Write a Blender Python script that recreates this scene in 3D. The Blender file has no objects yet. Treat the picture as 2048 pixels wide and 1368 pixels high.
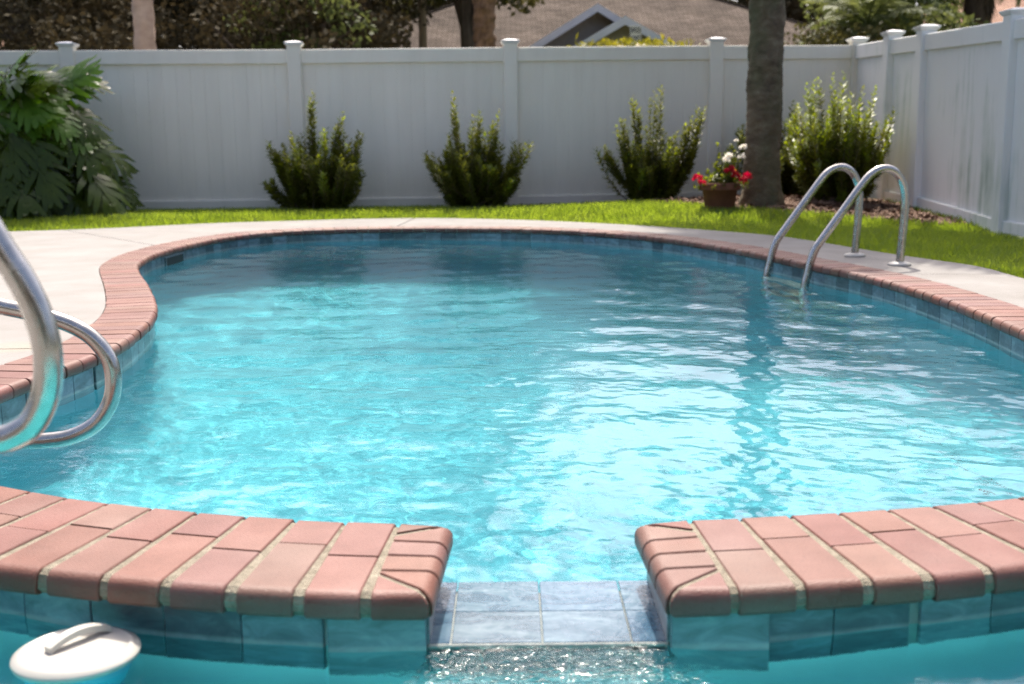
import bpy, bmesh, math, random
import numpy as np
from mathutils import Vector, Matrix
from mathutils.geometry import delaunay_2d_cdt

R = math.radians
PI = math.pi
rnd = random.Random(7)
rng = np.random.default_rng(11)
scene = bpy.context.scene
col = scene.collection

# ------------------------------------------------------------------ camera, sky, sun, exposure
cam_data = bpy.data.cameras.new("camera")
cam = bpy.data.objects.new("camera", cam_data)
col.objects.link(cam)
FPX = 2276.0
PITCH = math.atan((684 - 300) / FPX)
cam.matrix_world = (Matrix.Translation((0, 0, 0.68)) @ Matrix.Rotation(PI / 2 - PITCH, 4, 'X')
                    @ Matrix.Rotation(R(-0.55), 4, 'Z'))
cam_data.sensor_width = 36.0
cam_data.lens = FPX / 2048 * 36.0
cam_data.clip_start = 0.05
cam_data.clip_end = 2000
cam_data.dof.use_dof = True
cam_data.dof.focus_distance = 3.3
cam_data.dof.aperture_fstop = 4.0
scene.camera = cam

SUN_EL, SUN_AZ = R(57), R(2)      # azimuth measured from +Y towards +X
world = bpy.data.worlds.new("World")
scene.world = world
world.use_nodes = True
wn = world.node_tree.nodes
sky = wn.new("ShaderNodeTexSky")
sky.sky_type = 'NISHITA'
sky.sun_disc = False
sky.sun_elevation = SUN_EL
sky.sun_rotation = SUN_AZ
sky.air_density = 0.65
sky.dust_density = 6.0
sky.ozone_density = 1.0
wn["Background"].inputs["Strength"].default_value = 0.15
world.node_tree.links.new(sky.outputs[0], wn["Background"].inputs[0])

sun_data = bpy.data.lights.new("sun", 'SUN')
sun_data.energy = 3.3
sun_data.angle = R(0.55)
sun_data.color = (1.0, 0.93, 0.82)
sun = bpy.data.objects.new("sun", sun_data)
col.objects.link(sun)
sdir = Vector((math.sin(SUN_AZ) * math.cos(SUN_EL), math.cos(SUN_AZ) * math.cos(SUN_EL), math.sin(SUN_EL)))
sun.rotation_euler = sdir.to_track_quat('Z', 'Y').to_euler()
sun_data.cycles.is_caustics_light = True

scene.view_settings.view_transform = 'Standard'
scene.view_settings.look = 'None'
scene.view_settings.exposure = 1.06
scene.view_settings.gamma = 1.0
scene.view_settings.use_curve_mapping = False
scene.render.engine = 'CYCLES'
cy = scene.cycles
cy.use_denoising = True
cy.denoiser = 'OPENIMAGEDENOISE'
cy.denoising_prefilter = 'NONE'
cy.caustics_reflective = False
cy.caustics_refractive = True
cy.max_bounces = 10
cy.diffuse_bounces = 5
cy.glossy_bounces = 4
cy.transmission_bounces = 6
cy.transparent_max_bounces = 12
cy.sample_clamp_indirect = 6
cy.blur_glossy = 0.3
cy.use_adaptive_sampling = False

# ------------------------------------------------------------------ helpers: materials
def new_mat(name):
    m = bpy.data.materials.new(name)
    m.use_nodes = True
    nt = m.node_tree
    b = nt.nodes["Principled BSDF"]
    return m, nt, b


def N(nt, kind, **kw):
    n = nt.nodes.new(kind)
    for k, v in kw.items():
        if k in n.inputs.keys() if hasattr(n.inputs, 'keys') else False:
            n.inputs[k].default_value = v
        else:
            setattr(n, k, v)
    return n


def ramp(nt, fac, stops):
    r = nt.nodes.new("ShaderNodeValToRGB")
    el = r.color_ramp.elements
    while len(el) < len(stops):
        el.new(0.5)
    for e, (p, c) in zip(el, stops):
        e.position = p
        e.color = (c[0], c[1], c[2], 1)
    nt.links.new(fac, r.inputs[0])
    return r


def noise(nt, vec, scale, detail=4, rough=0.55, dist=0.0):
    n = nt.nodes.new("ShaderNodeTexNoise")
    n.inputs["Scale"].default_value = scale
    n.inputs["Detail"].default_value = detail
    n.inputs["Roughness"].default_value = rough
    n.inputs["Distortion"].default_value = dist
    if vec is not None:
        nt.links.new(vec, n.inputs["Vector"])
    return n


def coords(nt, scale=(1, 1, 1), kind="Position"):
    if kind == "Position":
        g = nt.nodes.new("ShaderNodeNewGeometry")
        out = g.outputs["Position"]
    else:
        g = nt.nodes.new("ShaderNodeTexCoord")
        out = g.outputs[kind]
    mp = nt.nodes.new("ShaderNodeMapping")
    mp.inputs["Scale"].default_value = scale
    nt.links.new(out, mp.inputs["Vector"])
    return mp.outputs[0]


def bump(nt, bsdf, h, strength, dist):
    b = nt.nodes.new("ShaderNodeBump")
    b.inputs["Strength"].default_value = strength
    b.inputs["Distance"].default_value = dist
    nt.links.new(h, b.inputs["Height"])
    nt.links.new(b.outputs[0], bsdf.inputs["Normal"])
    return b


def vary(nt, color_out, amount=0.25, hue=0.02, sat=0.15):
    """per-object change of value / hue through Object Info random"""
    oi = nt.nodes.new("ShaderNodeObjectInfo")
    hs = nt.nodes.new("ShaderNodeHueSaturation")
    def rng_node(src, lo, hi, mul=None):
        mr = nt.nodes.new("ShaderNodeMapRange")
        mr.inputs["To Min"].default_value = lo
        mr.inputs["To Max"].default_value = hi
        if mul:
            a = nt.nodes.new("ShaderNodeMath"); a.operation = 'MULTIPLY'; a.inputs[1].default_value = mul
            f = nt.nodes.new("ShaderNodeMath"); f.operation = 'FRACT'
            nt.links.new(src, a.inputs[0]); nt.links.new(a.outputs[0], f.inputs[0]); src = f.outputs[0]
        nt.links.new(src, mr.inputs["Value"])
        return mr.outputs[0]
    nt.links.new(rng_node(oi.outputs["Random"], 1 - amount, 1 + amount), hs.inputs["Value"])
    nt.links.new(rng_node(oi.outputs["Random"], 0.5 - hue, 0.5 + hue, 37.7), hs.inputs["Hue"])
    nt.links.new(rng_node(oi.outputs["Random"], 1 - sat, 1 + sat, 91.3), hs.inputs["Saturation"])
    nt.links.new(color_out, hs.inputs["Color"])
    return hs.outputs[0]


def simple(name, c1, c2, scale=8, rough=0.7, bump_s=0.0, bump_scale=60, per_obj=0.0, stretch=(1, 1, 1),
           kind="Position", spec=0.4, metallic=0.0, hue=0.01):
    m, nt, b = new_mat(name)
    v = coords(nt, stretch, kind)
    n = noise(nt, v, scale, 5, 0.6)
    r = ramp(nt, n.outputs["Fac"], [(0.3, c1), (0.7, c2)])
    out = r.outputs[0]
    if per_obj:
        out = vary(nt, out, per_obj, hue)
    nt.links.new(out, b.inputs["Base Color"])
    b.inputs["Roughness"].default_value = rough
    b.inputs["Specular IOR Level"].default_value = spec
    b.inputs["Metallic"].default_value = metallic
    if bump_s:
        n2 = noise(nt, v, bump_scale, 4, 0.6)
        bump(nt, b, n2.outputs["Fac"], bump_s, 0.01)
    return m


def leaf_mat(name, c1, c2, trans=0.35, rough=0.4, scale=3.0, spec=0.5):
    m, nt, b = new_mat(name)
    v = coords(nt)
    n = noise(nt, v, scale, 3, 0.6)
    r = ramp(nt, n.outputs["Fac"], [(0.3, c1), (0.7, c2)])
    nt.links.new(r.outputs[0], b.inputs["Base Color"])
    b.inputs["Roughness"].default_value = rough
    b.inputs["Specular IOR Level"].default_value = spec
    t = nt.nodes.new("ShaderNodeBsdfTranslucent")
    hs = nt.nodes.new("ShaderNodeHueSaturation")
    hs.inputs["Hue"].default_value = 0.485
    hs.inputs["Saturation"].default_value = 1.1
    hs.inputs["Value"].default_value = 1.7
    nt.links.new(r.outputs[0], hs.inputs["Color"])
    nt.links.new(hs.outputs[0], t.inputs["Color"])
    mx = nt.nodes.new("ShaderNodeMixShader")
    mx.inputs[0].default_value = trans
    nt.links.new(b.outputs[0], mx.inputs[1])
    nt.links.new(t.outputs[0], mx.inputs[2])
    nt.links.new(mx.outputs[0], nt.nodes["Material Output"].inputs["Surface"])
    return m


# ------------------------------------------------------------------ helpers: objects
def tag(o, label=None, cat=None, group=None, kind=None):
    if label: o["label"] = label
    if cat: o["category"] = cat
    if group: o["group"] = group
    if kind: o["kind"] = kind
    return o


def wloc(o):
    v = Vector((0, 0, 0))
    while o is not None:
        v += o.location
        o = o.parent
    return v


def empty(name, loc, label, cat, group=None):
    o = bpy.data.objects.new(name, None)
    o.empty_display_size = 0.1
    o.location = loc
    col.objects.link(o)
    return tag(o, label, cat, group)


def mesh_from(name, verts, faces, mat, smooth=False):
    me = bpy.data.meshes.new(name)
    if isinstance(verts, np.ndarray) and isinstance(faces, np.ndarray):
        k = faces.shape[1]
        me.vertices.add(len(verts))
        me.vertices.foreach_set("co", verts.astype(np.float32).ravel())
        me.loops.add(faces.size)
        me.loops.foreach_set("vertex_index", faces.astype(np.int32).ravel())
        me.polygons.add(len(faces))
        me.polygons.foreach_set("loop_start", np.arange(0, faces.size, k, dtype=np.int32))
        me.update(calc_edges=True)
        me.validate()
    else:
        me.from_pydata([tuple(v) for v in verts], [], [tuple(f) for f in faces])
    me.materials.append(mat)
    if smooth:
        me.polygons.foreach_set("use_smooth", [True] * len(me.polygons))
    me.update()
    return me


def obj(name, verts, faces, mat, parent=None, smooth=False, center=True):
    """verts are world coordinates; the object gets its origin at its own centre"""
    v = np.asarray(verts, dtype=float)
    c = (v.min(0) + v.max(0)) / 2 if center else np.zeros(3)
    if isinstance(faces, np.ndarray):
        me = mesh_from(name, v - c, faces, mat, smooth)
    else:
        me = mesh_from(name, (v - c).tolist(), faces, mat, smooth)
    o = bpy.data.objects.new(name, me)
    col.objects.link(o)
    c = Vector(c)
    if parent is not None:
        o.parent = parent
        o.location = c - wloc(parent)
    else:
        o.location = c
    return o


def inst(name, me, loc, rotz=0.0, parent=None, rot=None):
    o = bpy.data.objects.new(name, me)
    col.objects.link(o)
    if parent is not None:
        o.parent = parent
        o.location = Vector(loc) - wloc(parent)
    else:
        o.location = loc
    o.rotation_euler = rot if rot is not None else (0, 0, rotz)
    return o


def box(x0, x1, y0, y1, z0, z1):
    v = [(x0, y0, z0), (x1, y0, z0), (x1, y1, z0), (x0, y1, z0), (x0, y0, z1), (x1, y0, z1), (x1, y1, z1), (x0, y1, z1)]
    f = [(3, 2, 1, 0), (4, 5, 6, 7), (0, 1, 5, 4), (1, 2, 6, 5), (2, 3, 7, 6), (3, 0, 4, 7)]
    return v, f


def bevel_box(x0, x1, y0, y1, z0, z1, b):
    """box with chamfered edges as (verts, faces)"""
    bm = bmesh.new()
    v, f = box(x0, x1, y0, y1, z0, z1)
    vs = [bm.verts.new(p) for p in v]
    for q in f:
        bm.faces.new([vs[i] for i in q])
    bmesh.ops.bevel(bm, geom=bm.edges[:], offset=b, segments=1, affect='EDGES')
    bm.verts.index_update()
    V = [tuple(p.co) for p in bm.verts]
    Fc = [tuple(p.index for p in q.verts) for q in bm.faces]
    bm.free()
    return V, Fc


def merge(parts):
    V, Fc = [], []
    for v, f in parts:
        n = len(V)
        V += [tuple(p) for p in v]
        Fc += [tuple(i + n for i in q) for q in f]
    return V, Fc


def tube(path, rad, seg=16, caps=True):
    P = [Vector(p) for p in path]
    n = len(P)
    rr = rad if hasattr(rad, '__len__') else [rad] * n
    V, Fc = [], []
    t0 = (P[1] - P[0]).normalized()
    up = Vector((0, 0, 1)) if abs(t0.z) < 0.9 else Vector((1, 0, 0))
    nrm = t0.cross(up).normalized()
    for i in range(n):
        t = (P[min(i + 1, n - 1)] - P[max(i - 1, 0)]).normalized()
        nrm = (nrm - t * nrm.dot(t)).normalized()
        bn = t.cross(nrm)
        for k in range(seg):
            a = 2 * PI * k / seg
            V.append(tuple(P[i] + (nrm * math.cos(a) + bn * math.sin(a)) * rr[i]))
    for i in range(n - 1):
        for k in range(seg):
            k2 = (k + 1) % seg
            Fc.append((i * seg + k, i * seg + k2, (i + 1) * seg + k2, (i + 1) * seg + k))
    if caps:
        Fc.append(tuple(range(seg - 1, -1, -1)))
        Fc.append(tuple((n - 1) * seg + k for k in range(seg)))
    return V, Fc


def lathe(profile, seg=32, center=(0, 0, 0)):
    V, Fc = [], []
    for r, z in profile:
        for k in range(seg):
            a = 2 * PI * k / seg
            V.append((center[0] + r * math.cos(a), center[1] + r * math.sin(a), center[2] + z))
    for i in range(len(profile) - 1):
        for k in range(seg):
            k2 = (k + 1) % seg
            Fc.append((i * seg + k, i * seg + k2, (i + 1) * seg + k2, (i + 1) * seg + k))
    return V, Fc


def smooth_path(ctrl, rad_fillet, n=8):
    """polyline with circular-ish fillets at the inner control points"""
    P = [Vector(p) for p in ctrl]
    out = [P[0]]
    for i in range(1, len(P) - 1):
        a, b, c = P[i - 1], P[i], P[i + 1]
        r = rad_fillet[i] if hasattr(rad_fillet, '__len__') else rad_fillet
        d1 = (a - b); d2 = (c - b)
        r = min(r, d1.length * 0.49, d2.length * 0.49)
        p = b + d1.normalized() * r
        q = b + d2.normalized() * r
        for k in range(n + 1):
            t = k / n
            out.append(p * (1 - t) ** 2 + b * 2 * t * (1 - t) + q * t * t)
    out.append(P[-1])
    return out


def spline_closed(ctrl, per=24):
    c = np.array(ctrl, float)
    n = len(c)
    out = []
    for i in range(n):
        p0, p1, p2, p3 = c[i - 1], c[i], c[(i + 1) % n], c[(i + 2) % n]
        # centripetal Catmull-Rom
        def tj(ti, a, b): return ti + max(1e-6, np.linalg.norm(b - a)) ** 0.5
        t0 = 0; t1 = tj(t0, p0, p1); t2 = tj(t1, p1, p2); t3 = tj(t2, p2, p3)
        for k in range(per):
            t = t1 + (t2 - t1) * k / per
            A1 = (t1 - t) / (t1 - t0) * p0 + (t - t0) / (t1 - t0) * p1
            A2 = (t2 - t) / (t2 - t1) * p1 + (t - t1) / (t2 - t1) * p2
            A3 = (t3 - t) / (t3 - t2) * p2 + (t - t2) / (t3 - t2) * p3
            B1 = (t2 - t) / (t2 - t0) * A1 + (t - t0) / (t2 - t0) * A2
            B2 = (t3 - t) / (t3 - t1) * A2 + (t - t1) / (t3 - t1) * A3
            out.append((t2 - t) / (t2 - t1) * B1 + (t - t1) / (t2 - t1) * B2)
    return np.array(out)


def resample_closed(p, step):
    q = np.vstack([p, p[:1]])
    d = np.r_[0, np.cumsum(np.linalg.norm(np.diff(q, axis=0), axis=1))]
    n = int(round(d[-1] / step))
    s = np.linspace(0, d[-1], n, endpoint=False)
    return np.c_[np.interp(s, d, q[:, 0]), np.interp(s, d, q[:, 1])]


def smooth_closed(p, it):
    for _ in range(it):
        p = (np.roll(p, 1, 0) + 2 * p + np.roll(p, -1, 0)) / 4
    return p


def normals_out(p):
    """outward normals of a counter-clockwise outline"""
    t = np.roll(p, -1, 0) - np.roll(p, 1, 0)
    t /= np.linalg.norm(t, axis=1)[:, None]
    return np.c_[t[:, 1], -t[:, 0]]


def area(p):
    x, y = p[:, 0], p[:, 1]
    return 0.5 * np.sum(x * np.roll(y, -1) - y * np.roll(x, -1))


def inside(pts, poly):
    poly = np.asarray(poly)
    x, y = pts[:, 0], pts[:, 1]
    r = np.zeros(len(pts), bool)
    xj, yj = poly[-1]
    for xi, yi in poly:
        c = ((yi > y) != (yj > y)) & (x < (xj - xi) * (y - yi) / (yj - yi + 1e-12) + xi)
        r ^= c
        xj, yj = xi, yi
    return r


def edge_dist(pts, poly):
    d = np.full(len(pts), 1e9)
    for a in poly:
        d = np.minimum(d, (pts[:, 0] - a[0]) ** 2 + (pts[:, 1] - a[1]) ** 2)
    return np.sqrt(d)


def cdt_ring(outer, holes, extra=()):
    """triangles of the region inside outer and outside every hole (2D)"""
    V, E = [], []
    for loop in [outer] + list(holes):
        n0 = len(V)
        V += [Vector((float(a), float(b))) for a, b in loop]
        E += [(n0 + i, n0 + (i + 1) % len(loop)) for i in range(len(loop))]
    V += [Vector((float(a), float(b))) for a, b in extra]
    vo, eo, fo, *_ = delaunay_2d_cdt(V, E, [], 0, 1e-6)
    vo = np.array([(v.x, v.y) for v in vo])
    tri = np.array([f for f in fo if len(f) == 3])
    cen = vo[tri].mean(1)
    ok = inside(cen, np.array(outer))
    for h in holes:
        ok &= ~inside(cen, np.array(h))
    tri = tri[ok]
    a, b, c = vo[tri[:, 0]], vo[tri[:, 1]], vo[tri[:, 2]]
    cr = (b[:, 0] - a[:, 0]) * (c[:, 1] - a[:, 1]) - (b[:, 1] - a[:, 1]) * (c[:, 0] - a[:, 0])
    tri[cr < 0] = tri[cr < 0][:, ::-1]
    return vo, tri


# ------------------------------------------------------------------ materials
def mat_brick():
    m, nt, b = new_mat("terracotta brick")
    v = coords(nt)
    n = noise(nt, v, 9, 5, 0.6)
    r = ramp(nt, n.outputs["Fac"], [(0.25, (0.128, 0.050, 0.037)), (0.5, (0.165, 0.071, 0.055)), (0.75, (0.20, 0.096, 0.079))])
    n3 = noise(nt, v, 3.0, 3, 0.5)
    mx = nt.nodes.new("ShaderNodeMix"); mx.data_type = 'RGBA'
    rr = ramp(nt, n3.outputs["Fac"], [(0.52, (0, 0, 0)), (0.72, (0.35, 0.35, 0.35))])
    nt.links.new(rr.outputs[0], mx.inputs[0])
    nt.links.new(r.outputs[0], mx.inputs[6])
    mx.inputs[7].default_value = (0.25, 0.165, 0.14, 1)
    n4 = noise(nt, v, 130, 4, 0.75)
    sp = ramp(nt, n4.outputs["Fac"], [(0.30, (0.62, 0.60, 0.58)), (0.45, (1, 1, 1)), (0.62, (1, 1, 1)), (0.76, (1.25, 1.2, 1.15))])
    m4 = nt.nodes.new("ShaderNodeMix"); m4.data_type = 'RGBA'; m4.blend_type = 'MULTIPLY'; m4.inputs[0].default_value = 0.75
    nt.links.new(mx.outputs[2], m4.inputs[6]); nt.links.new(sp.outputs[0], m4.inputs[7])
    o = vary(nt, m4.outputs[2], 0.12, 0.009, 0.10)
    nt.links.new(o, b.inputs["Base Color"])
    b.inputs["Roughness"].default_value = 0.5
    b.inputs["Specular IOR Level"].default_value = 0.35
    n2 = noise(nt, v, 220, 3, 0.6)
    bump(nt, b, n2.outputs["Fac"], 0.35, 0.004)
    return m


def mat_tile():
    m, nt, b = new_mat("slate blue tile")
    oi = nt.nodes.new("ShaderNodeObjectInfo")
    v = coords(nt, (1, 1, 2.2), "Object")
    ad = nt.nodes.new("ShaderNodeVectorMath"); ad.operation = 'ADD'
    ml = nt.nodes.new("ShaderNodeVectorMath"); ml.operation = 'SCALE'
    cb = nt.nodes.new("ShaderNodeCombineXYZ")
    for k in range(3): nt.links.new(oi.outputs["Random"], cb.inputs[k])
    nt.links.new(cb.outputs[0], ml.inputs[0]); ml.inputs["Scale"].default_value = 40
    nt.links.new(v, ad.inputs[0]); nt.links.new(ml.outputs[0], ad.inputs[1])
    n = noise(nt, ad.outputs[0], 14, 7, 0.62, 0.8)
    r = ramp(nt, n.outputs["Fac"], [(0.28, (0.062, 0.082, 0.100)), (0.5, (0.125, 0.158, 0.185)), (0.68, (0.20, 0.25, 0.285)), (0.8, (0.30, 0.40, 0.43))])
    o = vary(nt, r.outputs[0], 0.42, 0.015, 0.15)
    gp = nt.nodes.new("ShaderNodeNewGeometry")
    sz = nt.nodes.new("ShaderNodeSeparateXYZ"); nt.links.new(gp.outputs["Position"], sz.inputs[0])
    m1 = nt.nodes.new("ShaderNodeMath"); m1.operation = 'ADD'; m1.inputs[1].default_value = 0.108
    m2 = nt.nodes.new("ShaderNodeMath"); m2.operation = 'ABSOLUTE'
    mr = nt.nodes.new("ShaderNodeMapRange"); mr.inputs["From Min"].default_value = 0.002; mr.inputs["From Max"].default_value = 0.008
    mr.inputs["To Min"].default_value = 0.75; mr.inputs["To Max"].default_value = 0.0
    nt.links.new(sz.outputs[2], m1.inputs[0]); nt.links.new(m1.outputs[0], m2.inputs[0]); nt.links.new(m2.outputs[0], mr.inputs["Value"])
    ns = noise(nt, coords(nt), 26, 4, 0.7)
    m3 = nt.nodes.new("ShaderNodeMath"); m3.operation = 'MULTIPLY'; m3.use_clamp = True
    nt.links.new(mr.outputs[0], m3.inputs[0]); nt.links.new(ns.outputs["Fac"], m3.inputs[1])
    ml_ = nt.nodes.new("ShaderNodeMix"); ml_.data_type = 'RGBA'
    nt.links.new(m3.outputs[0], ml_.inputs[0]); nt.links.new(o, ml_.inputs[6]); ml_.inputs[7].default_value = (0.50, 0.55, 0.54, 1)
    nt.links.new(ml_.outputs[2], b.inputs["Base Color"])
    b.inputs["Roughness"].default_value = 0.28
    n2 = noise(nt, ad.outputs[0], 22, 4, 0.6)
    bump(nt, b, n2.outputs["Fac"], 0.15, 0.01)
    return m


def mat_wet_tile():
    m, nt, b = new_mat("wet slate tile")
    v = coords(nt, (1, 2.6, 1))
    n = noise(nt, v, 9, 7, 0.62, 0.9)
    r = ramp(nt, n.outputs["Fac"], [(0.28, (0.016, 0.050, 0.095)), (0.46, (0.040, 0.095, 0.155)), (0.6, (0.085, 0.155, 0.215)), (0.78, (0.20, 0.27, 0.32))])
    o = vary(nt, r.outputs[0], 0.12, 0.01, 0.1)
    nt.links.new(o, b.inputs["Base Color"])
    b.inputs["Roughness"].default_value = 0.25
    b.inputs["Coat Weight"].default_value = 1.0
    b.inputs["Coat Roughness"].default_value = 0.03
    b.inputs["Coat IOR"].default_value = 1.33
    v2 = coords(nt, (1.0, 0.55, 1))
    n2 = noise(nt, v2, 45, 3, 0.55, 0.4)
    bp = nt.nodes.new("ShaderNodeBump")
    bp.inputs["Strength"].default_value = 0.35
    bp.inputs["Distance"].default_value = 0.006
    nt.links.new(n2.outputs["Fac"], bp.inputs["Height"])
    nt.links.new(bp.outputs[0], b.inputs["Coat Normal"])
    return m


def mat_water(name, fine, scale, rough=0.0, broad=0.0, tint=(0.52, 0.97, 1.0), splash=0.0):
    m = bpy.data.materials.new(name)
    m.use_nodes = True
    nt = m.node_tree
    g = nt.nodes["Principled BSDF"]
    g.inputs["IOR"].default_value = 1.333
    g.inputs["Roughness"].default_value = rough
    g.inputs["Transmission Weight"].default_value = 1.0
    g.inputs["Base Color"].default_value = (*tint, 1)
    v = coords(nt, (0.8, 1.35, 1))
    n = noise(nt, v, scale, 3, 0.6, 0.6)
    n2 = noise(nt, v, 7.0, 2, 0.5, 0.5)
    mu = nt.nodes.new("ShaderNodeMath"); mu.operation = 'MULTIPLY'; mu.inputs[1].default_value = broad
    ad = nt.nodes.new("ShaderNodeMath"); ad.operation = 'ADD'
    nt.links.new(n2.outputs["Fac"], mu.inputs[0])
    nt.links.new(n.outputs["Fac"], ad.inputs[0]); nt.links.new(mu.outputs[0], ad.inputs[1])
    bp = nt.nodes.new("ShaderNodeBump")
    bp.inputs["Strength"].default_value = fine
    bp.inputs["Distance"].default_value = 0.01
    nt.links.new(ad.outputs[0], bp.inputs["Height"])
    nt.links.new(bp.outputs[0], g.inputs["Normal"])
    if splash:                                   # choppy patch where the spillway drops into the spa
        gp = nt.nodes.new("ShaderNodeNewGeometry")
        sx = nt.nodes.new("ShaderNodeSeparateXYZ"); nt.links.new(gp.outputs["Position"], sx.inputs[0])
        def soft(src, a, b_):
            mr = nt.nodes.new("ShaderNodeMapRange"); mr.interpolation_type = 'SMOOTHSTEP'
            mr.inputs["From Min"].default_value = a; mr.inputs["From Max"].default_value = b_
            nt.links.new(src, mr.inputs["Value"]); return mr.outputs[0]
        prod = soft(sx.outputs[0], -0.24, -0.12)
        for o_ in (soft(sx.outputs[0], 0.35, 0.23), soft(sx.outputs[1], 1.36, 1.56)):
            mm = nt.nodes.new("ShaderNodeMath"); mm.operation = 'MULTIPLY'
            nt.links.new(prod, mm.inputs[0]); nt.links.new(o_, mm.inputs[1]); prod = mm.outputs[0]
        n3 = noise(nt, coords(nt, (0.8, 1.2, 1)), 62, 1.5, 0.5, 0.8)
        b2 = nt.nodes.new("ShaderNodeBump"); b2.inputs["Distance"].default_value = 0.01
        ms = nt.nodes.new("ShaderNodeMath"); ms.operation = 'MULTIPLY'; ms.inputs[1].default_value = splash
        nt.links.new(prod, ms.inputs[0]); nt.links.new(ms.outputs[0], b2.inputs["Strength"])
        nt.links.new(n3.outputs["Fac"], b2.inputs["Height"])
        nt.links.new(bp.outputs[0], b2.inputs["Normal"])
        nt.links.new(b2.outputs[0], g.inputs["Normal"])
    return m


def mat_steel():
    m, nt, b = new_mat("stainless steel")
    b.inputs["Metallic"].default_value = 1.0
    v = coords(nt)
    n = noise(nt, v, 40, 5, 0.6)
    r = ramp(nt, n.outputs["Fac"], [(0.3, (0.40, 0.385, 0.36)), (0.7, (0.52, 0.50, 0.475))])
    nt.links.new(r.outputs[0], b.inputs["Base Color"])
    r2 = ramp(nt, n.outputs["Fac"], [(0.3, (0.18, 0.18, 0.18)), (0.7, (0.29, 0.29, 0.29))])
    nt.links.new(r2.outputs[0], b.inputs["Roughness"])
    n2 = noise(nt, v, 160, 3, 0.6)
    bump(nt, b, n2.outputs["Fac"], 0.04, 0.003)
    return m


def mat_vinyl():
    m, nt, b = new_mat("white vinyl")
    v = coords(nt, (1, 1, 0.12))
    n = noise(nt, v, 5, 6, 0.65, 0.3)
    r = ramp(nt, n.outputs["Fac"], [(0.3, (0.79, 0.745, 0.65)), (0.7, (0.86, 0.815, 0.715))])
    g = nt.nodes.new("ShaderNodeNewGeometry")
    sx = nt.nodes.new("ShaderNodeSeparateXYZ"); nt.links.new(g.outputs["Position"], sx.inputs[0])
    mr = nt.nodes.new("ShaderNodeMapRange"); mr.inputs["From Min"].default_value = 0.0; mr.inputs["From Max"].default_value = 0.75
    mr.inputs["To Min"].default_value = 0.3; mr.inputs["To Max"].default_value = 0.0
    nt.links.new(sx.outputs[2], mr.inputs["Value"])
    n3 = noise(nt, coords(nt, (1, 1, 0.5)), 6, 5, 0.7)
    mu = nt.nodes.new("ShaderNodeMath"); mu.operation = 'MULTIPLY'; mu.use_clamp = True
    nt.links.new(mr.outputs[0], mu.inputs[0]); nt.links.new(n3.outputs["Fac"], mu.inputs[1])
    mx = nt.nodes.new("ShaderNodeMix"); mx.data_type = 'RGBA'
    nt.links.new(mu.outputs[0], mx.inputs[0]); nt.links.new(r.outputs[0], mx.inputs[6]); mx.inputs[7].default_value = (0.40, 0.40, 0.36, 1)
    nt.links.new(mx.outputs[2], b.inputs["Base Color"])
    b.inputs["Roughness"].default_value = 0.45
    return m


def mat_vinyl_stained():
    """the side fence carries grey-green algae streaks on a few boards"""
    m, nt, b = new_mat("stained white vinyl")
    v = coords(nt, (1, 1, 0.10))
    n = noise(nt, v, 9, 6, 0.7, 0.2)
    v2 = coords(nt, (0.6, 0.6, 0.8))
    n2 = noise(nt, v2, 1.3, 3, 0.5)
    mu = nt.nodes.new("ShaderNodeMath"); mu.operation = 'MULTIPLY'
    nt.links.new(n.outputs["Fac"], mu.inputs[0]); nt.links.new(n2.outputs["Fac"], mu.inputs[1])
    r = ramp(nt, mu.outputs[0], [(0.27, (0.82, 0.81, 0.79)), (0.36, (0.64, 0.67, 0.62)), (0.44, (0.40, 0.46, 0.40))])
    nt.links.new(r.outputs[0], b.inputs["Base Color"])
    b.inputs["Roughness"].default_value = 0.5
    return m


def mat_deck():
    m, nt, b = new_mat("textured concrete")
    v = coords(nt)
    n = noise(nt, v, 2.2, 6, 0.65)
    r = ramp(nt, n.outputs["Fac"], [(0.25, (0.185, 0.172, 0.160)), (0.72, (0.265, 0.253, 0.243))])
    n3 = noise(nt, v, 0.9, 3, 0.5)
    st = ramp(nt, n3.outputs["Fac"], [(0.64, (0, 0, 0)), (0.72, (0.5, 0.5, 0.5))])
    mx = nt.nodes.new("ShaderNodeMix"); mx.data_type = 'RGBA'
    nt.links.new(st.outputs[0], mx.inputs[0]); nt.links.new(r.outputs[0], mx.inputs[6])
    mx.inputs[7].default_value = (0.33, 0.285, 0.20, 1)
    nt.links.new(mx.outputs[2], b.inputs["Base Color"])
    b.inputs["Roughness"].default_value = 0.85
    n2 = noise(nt, v, 90, 5, 0.7)
    bump(nt, b, n2.outputs["Fac"], 0.35, 0.006)
    return m


def mat_plaster():
    m, nt, b = new_mat("pool plaster")
    v = coords(nt)
    n = noise(nt, v, 1.6, 5, 0.6)
    r = ramp(nt, n.outputs["Fac"], [(0.3, (0.21, 0.52, 0.605)), (0.7, (0.275, 0.575, 0.655))])
    nt.links.new(r.outputs[0], b.inputs["Base Color"])
    b.inputs["Roughness"].default_value = 0.9
    b.inputs["Specular IOR Level"].default_value = 0.1
    return m


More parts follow.
